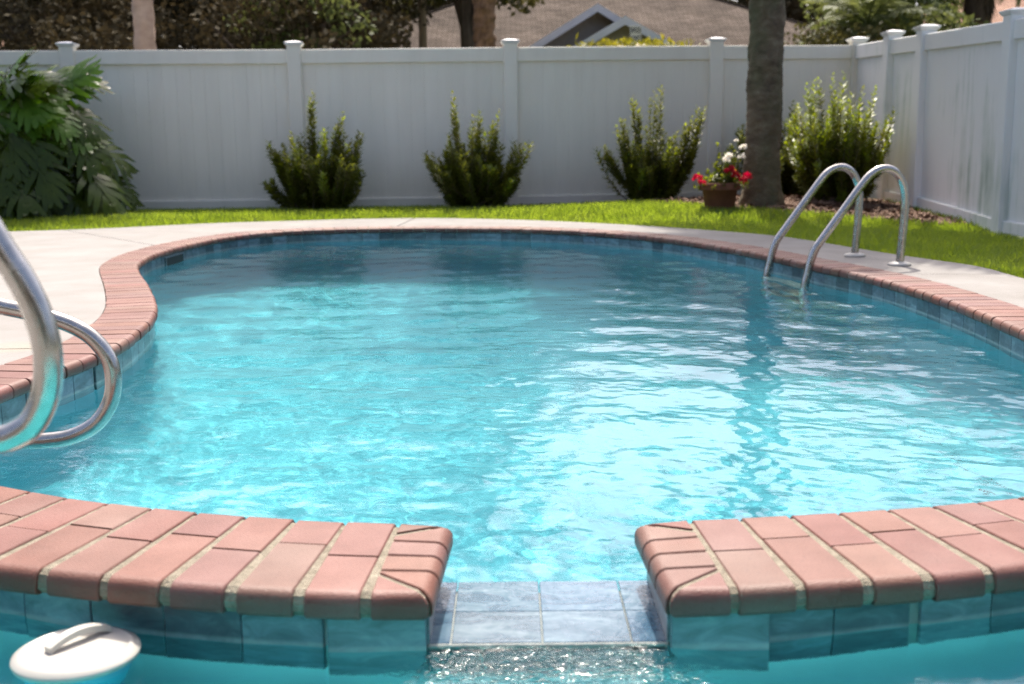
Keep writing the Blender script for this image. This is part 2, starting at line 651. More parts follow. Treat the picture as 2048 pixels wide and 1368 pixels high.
def mat_shingle(name, c1, c2):
    m, nt, b = new_mat(name)
    tc = nt.nodes.new("ShaderNodeUVMap")
    br = nt.nodes.new("ShaderNodeTexBrick")
    br.inputs["Scale"].default_value = 1.0
    br.inputs["Color1"].default_value = (*c1, 1)
    br.inputs["Color2"].default_value = (*c2, 1)
    br.inputs["Mortar"].default_value = (c1[0] * .5, c1[1] * .5, c1[2] * .5, 1)
    br.inputs["Brick Width"].default_value = 0.33
    br.inputs["Row Height"].default_value = 0.15
    br.inputs["Mortar Size"].default_value = 0.012
    g = coords(nt)
    nt.links.new(tc.outputs[0], br.inputs["Vector"])
    n = noise(nt, g, 0.8, 5, 0.6)
    r = ramp(nt, n.outputs["Fac"], [(0.3, (0.70, 0.68, 0.66)), (0.7, (1.25, 1.22, 1.18))])
    mx = nt.nodes.new("ShaderNodeMix"); mx.data_type = 'RGBA'; mx.blend_type = 'MULTIPLY'
    mx.inputs[0].default_value = 1
    nt.links.new(br.outputs["Color"], mx.inputs[6]); nt.links.new(r.outputs[0], mx.inputs[7])
    nt.links.new(mx.outputs[2], b.inputs["Base Color"])
    b.inputs["Roughness"].default_value = 0.95
    b.inputs["Specular IOR Level"].default_value = 0.08
    bump(nt, b, br.outputs["Fac"], 0.8, -0.012)
    return m


M = dict(
    brick=mat_brick(), tile=mat_tile(), wet=mat_wet_tile(), steel=mat_steel(), vinyl=mat_vinyl(),
    stained=mat_vinyl_stained(), deck=mat_deck(), plaster=mat_plaster(),
    pool_water=mat_water("pool water", 0.06, 36, 0.0, 3.0), spa_water=mat_water("spa water", 0.06, 60, 0.05, 0.0, (0.15, 0.92, 1.0), 0.75),
    mortar=simple("sandy mortar", (0.20, 0.175, 0.13), (0.36, 0.32, 0.25), 45, 0.95, 0.9, 180),
    grout=simple("pale grout", (0.26, 0.29, 0.28), (0.38, 0.40, 0.38), 30, 0.8, 0.3, 150),
    white_plastic=simple("white plastic", (0.46, 0.44, 0.40), (0.52, 0.50, 0.46), 6, 0.35, spec=0.5),
    blue_plastic=simple("blue plastic", (0.10, 0.42, 0.55), (0.14, 0.50, 0.62), 6, 0.4),
    soil=simple("turf soil", (0.030, 0.045, 0.012), (0.06, 0.08, 0.025), 20, 0.95, 0.5, 60),
    mulch=simple("bark mulch", (0.10, 0.055, 0.035), (0.26, 0.16, 0.11), 25, 0.9, 0.4, 80),
    terracotta=simple("terracotta pot", (0.15, 0.055, 0.032), (0.20, 0.08, 0.048), 12, 0.8, 0.2, 80),
    red_petal=leaf_mat("red petals", (0.45, 0.012, 0.02), (0.60, 0.03, 0.035), 0.3, 0.6, 20),
    white_petal=leaf_mat("white petals", (0.80, 0.76, 0.68), (0.88, 0.85, 0.80), 0.3, 0.6, 20),
    grass=leaf_mat("grass blades", (0.155, 0.235, 0.030), (0.225, 0.30, 0.050), 0.52, 0.45, 2.5),
    shrub=leaf_mat("shrub leaves", (0.075, 0.095, 0.014), (0.135, 0.150, 0.026), 0.46, 0.38, 6, 0.28),
    shrub_new_lit=leaf_mat("young shrub leaves", (0.13, 0.19, 0.018), (0.22, 0.27, 0.03), 0.42, 0.35, 6),  # young tips, with the backlight on bright shoots put into the colour
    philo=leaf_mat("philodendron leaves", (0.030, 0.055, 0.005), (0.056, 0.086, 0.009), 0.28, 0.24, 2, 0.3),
    philo_sun=leaf_mat("sunlit philodendron leaves", (0.06, 0.15, 0.012), (0.10, 0.20, 0.018), 0.45, 0.34, 2, 0.35),  # lighter copy of the leaf green, sunshine put into the colour
    stem=simple("green stem", (0.05, 0.07, 0.02), (0.10, 0.11, 0.04), 12, 0.7),
    bark=simple("brown bark", (0.07, 0.05, 0.035), (0.15, 0.11, 0.08), 10, 0.95, 0.8, 30, stretch=(1, 1, 0.35)),
    pink_bark=simple("pale pinkish bark", (0.46, 0.31, 0.24), (0.60, 0.43, 0.34), 6, 0.95, 0.6, 20, stretch=(1, 1, 1.6)),
    boots=simple("palm boots", (0.10, 0.055, 0.03), (0.30, 0.17, 0.09), 9, 0.95, 0.8, 25),
    skirt=simple("dead palm thatch", (0.07, 0.045, 0.03), (0.16, 0.10, 0.06), 9, 0.95),
    dark_leaf=leaf_mat("dark oak leaves", (0.044, 0.036, 0.020), (0.085, 0.068, 0.036), 0.12, 0.75, 1.2, 0.08),
    oak_leaf=leaf_mat("oak leaves", (0.05, 0.052, 0.018), (0.10, 0.09, 0.03), 0.25, 0.6, 1.2, 0.12),
    palm_leaf=leaf_mat("palm fronds", (0.07, 0.095, 0.03), (0.15, 0.17, 0.06), 0.30, 0.55, 2.0, 0.15),
    yellow_leaf=leaf_mat("yellow-green leaves", (0.16, 0.17, 0.02), (0.28, 0.26, 0.04), 0.35, 0.4, 2.0),
    pole=simple("weathered pole", (0.16, 0.11, 0.06), (0.26, 0.18, 0.10), 6, 0.85, 0.4, 40, stretch=(4, 4, 0.4)),
    shingle=mat_shingle("brown shingles", (0.072, 0.057, 0.046), (0.125, 0.102, 0.086)),
    shingle_pink=mat_shingle("pink shingles", (0.30, 0.19, 0.14), (0.38, 0.25, 0.19)),
    shingle_red=mat_shingle("reddish shingles", (0.15, 0.09, 0.065), (0.21, 0.13, 0.095)),
    stucco=simple("taupe stucco", (0.34, 0.305, 0.26), (0.40, 0.36, 0.31), 4, 0.9, 0.3, 90),
    fascia=simple("white fascia", (0.74, 0.73, 0.74), (0.80, 0.79, 0.80), 4, 0.6),
    sign=simple("white sign face", (0.80, 0.77, 0.66), (0.86, 0.83, 0.74), 5, 0.6),
    sign_black=simple("black sign print", (0.02, 0.02, 0.02), (0.03, 0.03, 0.03), 5, 0.6),
    galv=simple("galvanised post", (0.35, 0.35, 0.34), (0.45, 0.45, 0.44), 10, 0.5, metallic=0.6),
)


def mat_palm_trunk():
    m, nt, b = new_mat("palm trunk bark")
    v = coords(nt, (1, 1, 1.8))
    n = noise(nt, v, 7, 7, 0.68, 0.5)
    r = ramp(nt, n.outputs["Fac"], [(0.28, (0.065, 0.045, 0.027)), (0.5, (0.145, 0.105, 0.066)), (0.66, (0.22, 0.175, 0.115)), (0.8, (0.38, 0.34, 0.26))])
    v3 = coords(nt, (1, 1, 0.5))
    n3 = noise(nt, v3, 2.2, 4, 0.6)
    mk = ramp(nt, n3.outputs["Fac"], [(0.46, (0, 0, 0)), (0.62, (0.55, 0.55, 0.55))])
    mx = nt.nodes.new("ShaderNodeMix"); mx.data_type = 'RGBA'
    nt.links.new(mk.outputs[0], mx.inputs[0]); nt.links.new(r.outputs[0], mx.inputs[6])
    mx.inputs[7].default_value = (0.085, 0.10, 0.045, 1)
    nt.links.new(mx.outputs[2], b.inputs["Base Color"])
    b.inputs["Roughness"].default_value = 0.95
    n2 = noise(nt, v, 28, 6, 0.7)
    bump(nt, b, n2.outputs["Fac"], 0.9, 0.02)
    return m


M['palm_trunk'] = mat_palm_trunk()
M['spa_plaster'] = simple("spa plaster", (0.70, 0.80, 0.80), (0.76, 0.84, 0.84), 2, 0.9, spec=0.1)

# ------------------------------------------------------------------ pool outline (inner edge of the coping), metres
POOL = [(-0.214, 2.012), (0.06, 1.992), (0.33, 2.012), (0.62, 2.055), (0.90, 2.112), (1.17, 2.225), (1.42, 2.44), (1.63, 2.76),
        (1.78, 3.15), (1.865, 3.65), (1.902, 4.17), (1.927, 4.47), (1.950, 4.86), (1.952, 5.21), (1.932, 5.75),
        (1.885, 6.16), (1.825, 6.46), (1.745, 6.82), (1.640, 7.36), (1.55, 7.73), (1.455, 8.05), (1.335, 8.46),
        (1.13, 8.93), (0.838, 9.38), (0.46, 9.78), (0.02, 10.04), (-0.45, 10.19), (-0.95, 10.26), (-1.45, 10.23), (-1.90, 10.07),
        (-2.19, 9.75), (-2.35, 9.33), (-2.44, 8.73), (-2.468, 8.16), (-2.45, 7.80), (-2.40, 7.43), (-2.315, 7.05),
        (-2.19, 6.69), (-2.01, 6.228), (-1.78, 5.62), (-1.61, 5.13), (-1.515, 4.767), (-1.455, 4.396), (-1.425, 4.07),
        (-1.431, 3.845), (-1.46, 3.62), (-1.50, 3.33), (-1.505, 3.02), (-1.43, 2.72), (-1.26, 2.47), (-1.02, 2.29), (-0.75, 2.165), (-0.48, 2.07)]
pool = resample_closed(smooth_closed(resample_closed(spline_closed(POOL), 0.02), 25), 0.02)
if area(pool) < 0:
    pool = pool[::-1].copy()
pool_n = normals_out(pool)
POOL_Z, SPA_Z, SPILL_Z = -0.111, -0.1105, -0.106
T_COP = 0.045          # coping thickness
NOTCH_L, NOTCH_R = -0.140, 0.248

# spa outline: its far wall follows the front edge of the two-row coping
SPA = [(-0.141, 1.703), (0.055, 1.696), (0.25, 1.703), (0.35, 1.716), (0.46, 1.732), (0.57, 1.752), (0.68, 1.778), (0.79, 1.808), (0.9, 1.841), (1, 1.858),
       (1.12, 1.838), (1.22, 1.748), (1.28, 1.55), (1.3, 1.3), (1.28, 0.6), (1.15, 0), (0.8, -0.4), (0, -0.55), (-0.8, -0.4), (-1.15, 0),
       (-1.28, 0.6), (-1.3, 1.3), (-1.28, 1.55), (-1.22, 1.768), (-1.1, 1.878), (-0.98, 1.888), (-0.88, 1.86), (-0.79, 1.826), (-0.68, 1.793), (-0.57, 1.763), (-0.455, 1.738), (-0.335, 1.72), (-0.235, 1.708)]
spa = resample_closed(smooth_closed(resample_closed(spline_closed(SPA), 0.02), 6), 0.02)
if area(spa) < 0:
    spa = spa[::-1].copy()
spa_n = normals_out(spa)


def off(p, n, d):
    return p + n * d


# ------------------------------------------------------------------ ground, lawn base, deck
DECK_OUT = [(2.70, 5.4), (2.66, 5.87), (2.68, 6.5), (2.575, 6.89), (2.42, 7.46), (2.22, 8.45), (2.06, 8.98), (1.61, 9.73), (1.22, 10.25), (0.83, 10.68),
            (0.30, 11.18), (-0.15, 11.47), (-0.60, 11.70), (-1.15, 11.80), (-1.7, 11.72), (-2.23, 11.53), (-2.95, 11.25), (-3.73, 10.66), (-4.6, 10.28),
            (-7.5, 9.6), (-9.0, 6.0), (-8.5, 0.0), (-6.0, -4.5), (0.0, -5.5), (5.0, -4.0), (5.0, 2.0), (3.4, 4.2)]
deck_out = resample_closed(smooth_closed(resample_closed(spline_closed(DECK_OUT), 0.08), 3), 0.08)
if area(deck_out) < 0:
    deck_out = deck_out[::-1].copy()


def lawn_z(x, y):
    """lawn and bed heights: level with the deck, rising a little towards the back fence"""
    x = np.asarray(x, float); y = np.asarray(y, float)
    edge = 11.75 - 0.30 * np.abs(x + 1.0) - 0.12 * np.clip(x + 1.0, 0, 9)      # where the deck ends, roughly
    rise = np.clip((y - edge) / 0.75, 0, 1)
    rise = rise * rise * (3 - 2 * rise)
    fall = np.clip((y - 12.35) / 1.0, 0, 1)
    z = -0.035 + 0.062 * rise * np.clip((y - 9.0) / 1.5, 0, 1) - 0.02 * fall
    bed = np.exp(-(((x - 2.6) / 1.7) ** 2 + ((y - 12.4) / 1.1) ** 2))
    z = z + 0.115 * bed
    right = np.clip((x - 3.0) / 1.0, 0, 1) * np.clip((12.5 - y) / 3.5, 0, 1)
    return z - 0.05 * right


gx = np.r_[-400, -120, -40, -16, np.arange(-9, 9.1, 0.5), 16, 40, 120, 400]
gy = np.r_[-200, -60, -20, np.arange(-7, 15.1, 0.5), 20, 40, 80, 200, 700]
extra = [(a, b) for a in gx for b in gy]
extra = np.array(extra)
inn = inside(extra, deck_out) | (edge_dist(extra, deck_out) < 0.12)
extra = extra[~inn]
ex_in = extra[(np.abs(extra[:, 0]) < 399) & (extra[:, 1] > -199) & (extra[:, 1] < 699)]
vo, tri = cdt_ring([(-400, -200), (400, -200), (400, 700), (-400, 700)], [deck_out], ex_in)
gz = lawn_z(vo[:, 0], vo[:, 1]) - 0.03
ground = obj("ground", np.c_[vo, gz], tri, M['soil'])
tag(ground, kind="structure")

# deck: sheet with a hole around the copings, sawn into slabs by open joints
rim_out = off(pool, pool_n, 0.226)
keep_pool = ~((pool[:, 1] < 2.6) & (np.abs(pool[:, 0]) < 1.12))
spa_rim = off(spa, spa_n, 0.226)
keep_spa = ~((spa[:, 1] > 1.62) & (np.abs(spa[:, 0]) < 1.30))
def roll_to_gap(pts, keep):
    k = np.where(keep & ~np.roll(keep, 1))[0][0]
    return np.roll(pts, -k, 0)[np.roll(keep, -k)]
rp = roll_to_gap(rim_out, keep_pool)[::4]      # from near right, round the far end, to near left
rs = roll_to_gap(spa_rim, keep_spa)[::4]       # from near left round behind the camera to near right
hole = np.vstack([rp, rs])
vo, tri = cdt_ring(deck_out, [hole])
bm = bmesh.new()
bv = [bm.verts.new((a, b, 0)) for a, b in vo]
for t in tri:
    bm.faces.new([bv[i] for i in t])
bmesh.ops.recalc_face_normals(bm, faces=bm.faces[:])
JOINTS = [((-1.05, 10.5), (0.05, 1.0), 0.006, lambda c: c.y > 9.5),
          ((-2.7, 8.6), (-0.75, 1.0), 0.005, lambda c: c.x < -2.2 and c.y > 7.5),
          ((2.2, 6.13), (1.0, -0.06), 0.004, lambda c: c.x > 1.9 and 4.5 < c.y < 7.5),
          ((-2.0, 4.0), (1.0, 0.02), 0.005, lambda c: c.x < -1.5 and 2 < c.y < 6)]
for (px_, py_), (dx_, dy_), hw, cond in JOINTS:
    nrm = Vector((dy_, -dx_, 0)).normalized()
    for sgn in (-1, 1):
        geom = [f for f in bm.faces if cond(f.calc_center_median())]
        es = set(e for f in geom for e in f.edges); vs_ = set(v for f in geom for v in f.verts)
        bmesh.ops.bisect_plane(bm, geom=geom + list(es) + list(vs_), plane_co=Vector((px_, py_, 0)) + nrm * hw * sgn, plane_no=nrm)
    gone = [f for f in bm.faces if cond(f.calc_center_median()) and abs((f.calc_center_median() - Vector((px_, py_, 0))).dot(nrm)) < hw]
    bmesh.ops.delete(bm, geom=gone, context='FACES')
ex = bmesh.ops.extrude_face_region(bm, geom=bm.faces[:])
bmesh.ops.translate(bm, verts=[g for g in ex['geom'] if isinstance(g, bmesh.types.BMVert)], vec=(0, 0, -0.09))
bmesh.ops.recalc_face_normals(bm, faces=bm.faces[:])
for v in bm.verts:
    v.co.z -= 0.003
me = bpy.data.meshes.new("pool_deck")
bm.to_mesh(me); bm.free()
me.materials.append(M['deck'])
deck = bpy.data.objects.new("pool_deck", me)
col.objects.link(deck)
tag(deck, kind="structure")
# concrete bed under the deck joints
vo, tri = cdt_ring(deck_out, [hole])
bed_o = obj("deck_bed", np.c_[vo, np.full(len(vo), -0.045)], tri, M['mortar'])
tag(bed_o, kind="structure")

# ------------------------------------------------------------------ pool and spa shells
def floor_depth(x, y):
    d = 1.05 + 1.05 * np.clip((y - 3.4) / 3.2, 0, 1)
    return d


def shell(name, outline, nrm, zfun, cove, wall_off, ztop, mat):
    o = outline[::3]; n = nrm[::3]
    base = off(o, n, wall_off)
    rings = []
    zb = -zfun(base[:, 0], base[:, 1])
    low = (base[:, 0] > NOTCH_L - 0.02) & (base[:, 0] < NOTCH_R + 0.02) & (base[:, 1] > 1.5) & (base[:, 1] < 2.2)
    rings.append(np.c_[base, np.where(low, -0.135, ztop)])
    rings.append(np.c_[base, np.full(len(o), ztop - 0.16)])
    rings.append(np.c_[base, zb + cove])
    for a in (15, 30, 45, 60, 75, 90):
        t = R(a)
        q = off(o, n, wall_off - cove * (1 - math.cos(t)))
        rings.append(np.c_[q, zb + cove - cove * math.sin(t)])
    k = len(o)
    V = np.vstack(rings)
    Fc = []
    for i in range(len(rings) - 1):
        for j in range(k):
            j2 = (j + 1) % k
            Fc.append((i * k + j, (i + 1) * k + j, (i + 1) * k + j2, i * k + j2))
    last = rings[-1][:, :2]
    g = np.array([(a, b) for a in np.arange(-3, 3, 0.2) for b in np.arange(-1, 11, 0.2)])
    g = g[inside(g, last) & (edge_dist(g, last) > 0.12)]
    vo, tri = cdt_ring(last, [], g)
    nz = -zfun(vo[:, 0], vo[:, 1])
    n0 = len(V)
    V = np.vstack([V, np.c_[vo, nz]])
    Fc += [tuple(int(i) + n0 for i in t) for t in tri]
    ob = obj(name, V, Fc, mat, smooth=True, center=False)
    return tag(ob, kind="structure")


pool_shell = shell("pool_shell", pool, pool_n, floor_depth, 0.33, 0.026, -0.045, M['plaster'])
spa_shell = shell("spa_shell", spa, spa_n, lambda x, y: np.full(len(x), 0.32), 0.10, 0.026, -0.045, M['spa_plaster'])  # floor shallow and pale so its bounce brightens the underwater wall
for o in (pool_shell, spa_shell):
    o.cycles.is_caustics_receiver = True

# wall between pool and spa: beam up to the spillway, blocks under the two copings
pw = off(pool, pool_n, 0.03); sw = off(spa, spa_n, 0.03)


def strip_between(x0, x1, z0, z1, n=24):
    """solid between the pool wall line and the spa wall line for x0..x1"""
    def yat(poly, x, lo, hi):
        sel = poly[(poly[:, 1] > lo) & (poly[:, 1] < hi)]
        sel = sel[np.argsort(sel[:, 0])]
        return np.interp(x, sel[:, 0], sel[:, 1])
    xs = np.linspace(x0, x1, n)
    yb = np.array([yat(pw, x, 1.9, 2.6) for x in xs])
    yf = np.array([yat(sw, x, 1.62, 1.96) for x in xs])
    V = np.vstack([np.c_[xs, yf, np.full(n, z0)], np.c_[xs, yb, np.full(n, z0)], np.c_[xs, yb, np.full(n, z1)], np.c_[xs, yf, np.full(n, z1)]])
    Fc = []
    for i in range(n - 1):
        for a, b in ((0, 1), (1, 2), (2, 3), (3, 0)):
            Fc.append((a * n + i, b * n + i, b * n + i + 1, a * n + i + 1))
    Fc += [(0, n, 2 * n, 3 * n), (n - 1, 4 * n - 1, 3 * n - 1, 2 * n - 1)]
    return V, Fc


for x0, x1 in ((-1.05, NOTCH_L - 0.006), (NOTCH_R + 0.006, 1.05)):
    v, f = strip_between(x0, x1, -0.13, -0.0435)
    tag(obj("spa_wall", v, f, M['grout']), kind="structure")
v, f = strip_between(-1.05, 1.05, -1.1, SPILL_Z - 0.0078)
tag(obj("spa_wall", v, f, M['grout']), kind="structure")

# ------------------------------------------------------------------ bricks
PROFILE = [(None, -T_COP)]
for a in range(0, 91, 30):
    t = R(a); PROFILE.append((0.011 * (1 - math.sin(t)), -T_COP + 0.011 * (1 - math.cos(t))))
for a in range(0, 91, 18):
    t = R(a); PROFILE.append((0.021 * (1 - math.cos(t)), -0.021 + 0.021 * math.sin(t)))
PROFILE += [(0.030, 0.0), (None, 0.0)]


def brick_geo(P0, P1, Q1, Q0, z=0.0, chamfer=0.0022, bull=True):
    """brick with footprint P0-P1 (outer, rounded edge) to Q1-Q0 (inner edge)"""
    P0, P1, Q0, Q1 = [Vector((p[0], p[1], 0)) for p in (P0, P1, Q0, Q1)]
    e = (P1 - P0); L = max((Q0 - P0).length, (Q1 - P1).length)
    nin = Vector((-e.y, e.x, 0)).normalized()
    if nin.dot((Q0 + Q1) / 2 - (P0 + P1) / 2) < 0: nin = -nin
    Dm = max((Q0 - P0).dot(nin), (Q1 - P1).dot(nin))
    prof = PROFILE if bull else [(Dm, -T_COP), (0.0, -T_COP), (0.0, -0.002), (0.002, 0.0), (Dm, 0.0)]
    st = [((Dm if d is None else d), zz) for d, zz in prof]
    V = []
    ns = len(st)
    for i, (d, zz) in enumerate(st):
        a, b = st[max(0, i - 1)], st[min(ns - 1, i + 1)]
        td, tz = b[0] - a[0], b[1] - a[1]
        ln = math.hypot(td, tz) or 1
        nd, nz = -tz / ln, td / ln           # outward normal in the (inward distance, z) plane
        if nz < -0.5: nd, nz = 0, -1
        def side(Pa, Qa):
            dd = (Qa - Pa).dot(nin)
            return Pa + (Qa - Pa) * (min(d / dd, 1.0) if dd > 1e-6 else 0)
        A = side(P0, Q0); B = side(P1, Q1)
        w = (B - A).length
        u = (B - A) / w if w > 1e-6 else e.normalized()
        c = min(chamfer, w * 0.3)
        inn_ = nin * (nd * -c) + Vector((0, 0, -c * nz))
        base = Vector((0, 0, zz + z))
        pl, pr = A + base + u * c, B + base - u * c
        V += [A + base + inn_, pl, pl, pr, pr, B + base + inn_]     # split edges: the chamfers shade flat
    Fc = []
    for i in range(ns - 1):
        for k in (0, 2, 4):
            Fc.append((i * 6 + k, (i + 1) * 6 + k, (i + 1) * 6 + k + 1, i * 6 + k + 1))
    Fc.append(tuple(i * 6 for i in range(ns - 1, -1, -1)))
    Fc.append(tuple(i * 6 + 5 for i in range(ns)))
    m_ = (ns - 1) * 6
    Fc.append((0, 1, 4, 5, m_ + 5, m_ + 4, m_ + 1, m_))
    if e.cross(nin).z < 0:                      # keep every face pointing outwards
        Fc = [q[::-1] for q in Fc]
    return [tuple(v) for v in V], Fc


def brick(parent, P0, P1, Q1, Q0, bull=True, dz=0.0):
    v, f = brick_geo(P0, P1, Q1, Q0, dz, bull=bull)
    o = obj("brick", v, f, M['brick'], parent, smooth=False)
    # smooth only the rounded nose
    n = (len(f) - 3) // 3
    o.data.polygons.foreach_set("use_smooth", [False, True, False] * n + [False] * 3)
    return o


def mortar_sweep(outer, inner_off_n, width, name, recess=0.004):
    pass


# single-row rims: mortar bed = the thing, bricks = its parts
def rim_coping(outline, nrm, p_start, p_end, label):
    mid = off(outline, nrm, 0.113)
    start = np.argmin(np.hypot(outline[:, 0] - p_start[0], outline[:, 1] - p_start[1]))
    order = np.roll(np.arange(len(outline)), -start)
    po, no, mo = outline[order], nrm[order], mid[order]
    dist = np.r_[0, np.cumsum(np.linalg.norm(np.diff(mo, axis=0), axis=1))]
    total = dist[np.argmin(np.hypot(po[:, 0] - p_end[0], po[:, 1] - p_end[1]))]

    def at_s(s):
        i = np.interp(s, dist, np.arange(len(dist)))
        a = int(i); b_ = min(a + 1, len(po) - 1); t = i - a
        p = po[a] * (1 - t) + po[b_] * t
        n = no[a] * (1 - t) + no[b_] * t
        return p, n / np.linalg.norm(n)

    ss = np.linspace(0.0, total, 400)
    prof_m = [(0.222, -T_COP + 0.001), (0.016, -T_COP + 0.001), (0.005, -T_COP + 0.012), (0.005, -0.023), (0.011, -0.0105), (0.025, -0.0035), (0.222, -0.0035)]
    V, Fc = [], []
    for s in ss:
        p, n = at_s(s)
        for d, z in prof_m:
            q = p + n * d
            V.append((q[0], q[1], z))
    K = len(prof_m)
    for i in range(len(ss) - 1):
        for k in range(K):
            k2 = (k + 1) % K
            Fc.append((i * K + k, i * K + k2, (i + 1) * K + k2, (i + 1) * K + k))
    Fc += [tuple(range(K)), tuple((len(ss) - 1) * K + k for k in range(K - 1, -1, -1))]
    root = obj("brick_coping", V, Fc, M['mortar'])
    tag(root, label, "coping")
    nb = int(round(total / 0.1045))
    pitch = total / nb
    for i in range(nb):
        p0, n0 = at_s(i * pitch + 0.0035); p1, n1 = at_s((i + 1) * pitch - 0.0035)
        nm = (n0 + n1) / np.linalg.norm(n0 + n1)
        j = rnd.uniform(-0.002, 0.002)
        brick(root, p0 + nm * j, p1 + nm * j, p1 + n1 * 0.222 + nm * j, p0 + n0 * 0.222 + nm * j, dz=rnd.uniform(-0.0012, 0.0012))
    return root


rim_coping(pool, pool_n, (1.105, 2.195), (-1.105, 2.335), "single row brick coping with rounded nose along the curved outer rim of the pool")
SPA_END = spa[np.argmin(np.hypot(spa[:, 0] - 1.235, spa[:, 1] - 1.74))], spa[np.argmin(np.hypot(spa[:, 0] + 1.235, spa[:, 1] - 1.74))]
rim_coping(spa, spa_n, SPA_END[1], SPA_END[0], "single row brick coping around the near spa, on the camera side")
# concrete infill where the spa rim, the pool rim and the two-row copings meet
for sgn, re_, se_ in ((1, rp[0], rs[-1]), (-1, rp[-1], rs[0])):
    pp = [p for p in off(pool, pool_n, 0.03)[::3] if 0.93 < sgn * p[0] < 1.2 and p[1] < 2.5]
    pp.sort(key=lambda p: sgn * p[0])
    sp_ = [p for p in off(spa, spa_n, 0.03)[::3] if 0.93 < sgn * p[0] and p[1] > 1.5]
    sp_.sort(key=lambda p: (sgn * p[0]) - 0.8 * p[1], reverse=True)
    poly = np.array(pp + [re_, se_] + sp_)
    if area(poly) < 0: poly = poly[::-1].copy()
    vo, tri = cdt_ring(poly, [])
    n_ = len(poly)
    V = np.r_[np.c_[vo, np.full(len(vo), -0.0062)], np.c_[poly, np.full(n_, -0.0062)], np.c_[poly, np.full(n_, -0.10)]]
    Fc = [tuple(int(i) for i in t) for t in tri] + [(len(vo) + i, len(vo) + n_ + i, len(vo) + n_ + (i + 1) % n_, len(vo) + (i + 1) % n_) for i in range(n_)]
    tag(obj("pool_deck", V, Fc, M['deck']), kind="structure")

# two-row copings on the wall between pool and spa
LF = [(-0.232, 1.686), (-0.340, 1.698), (-0.452, 1.716), (-0.563, 1.742), (-0.674, 1.770), (-0.786, 1.802), (-0.895, 1.836), (-1.004, 1.870), (-1.11, 1.905), (-1.215, 1.945)]
LB = [(-0.214, 2.031), (-0.312, 2.044), (-0.407, 2.061), (-0.505, 2.082), (-0.603, 2.108), (-0.698, 2.138), (-0.796, 2.174), (-0.894, 2.213), (-0.985, 2.258), (-1.072, 2.305)]
RF = [(0.346, 1.690), (0.453, 1.704), (0.563, 1.720), (0.668, 1.737), (0.776, 1.762), (0.884, 1.792), (0.99, 1.824), (1.095, 1.860), (1.20, 1.90)]
RB = [(0.326, 2.036), (0.420, 2.044), (0.515, 2.057), (0.610, 2.071), (0.706, 2.087), (0.799, 2.105), (0.891, 2.127), (0.984, 2.153), (1.077, 2.190)]


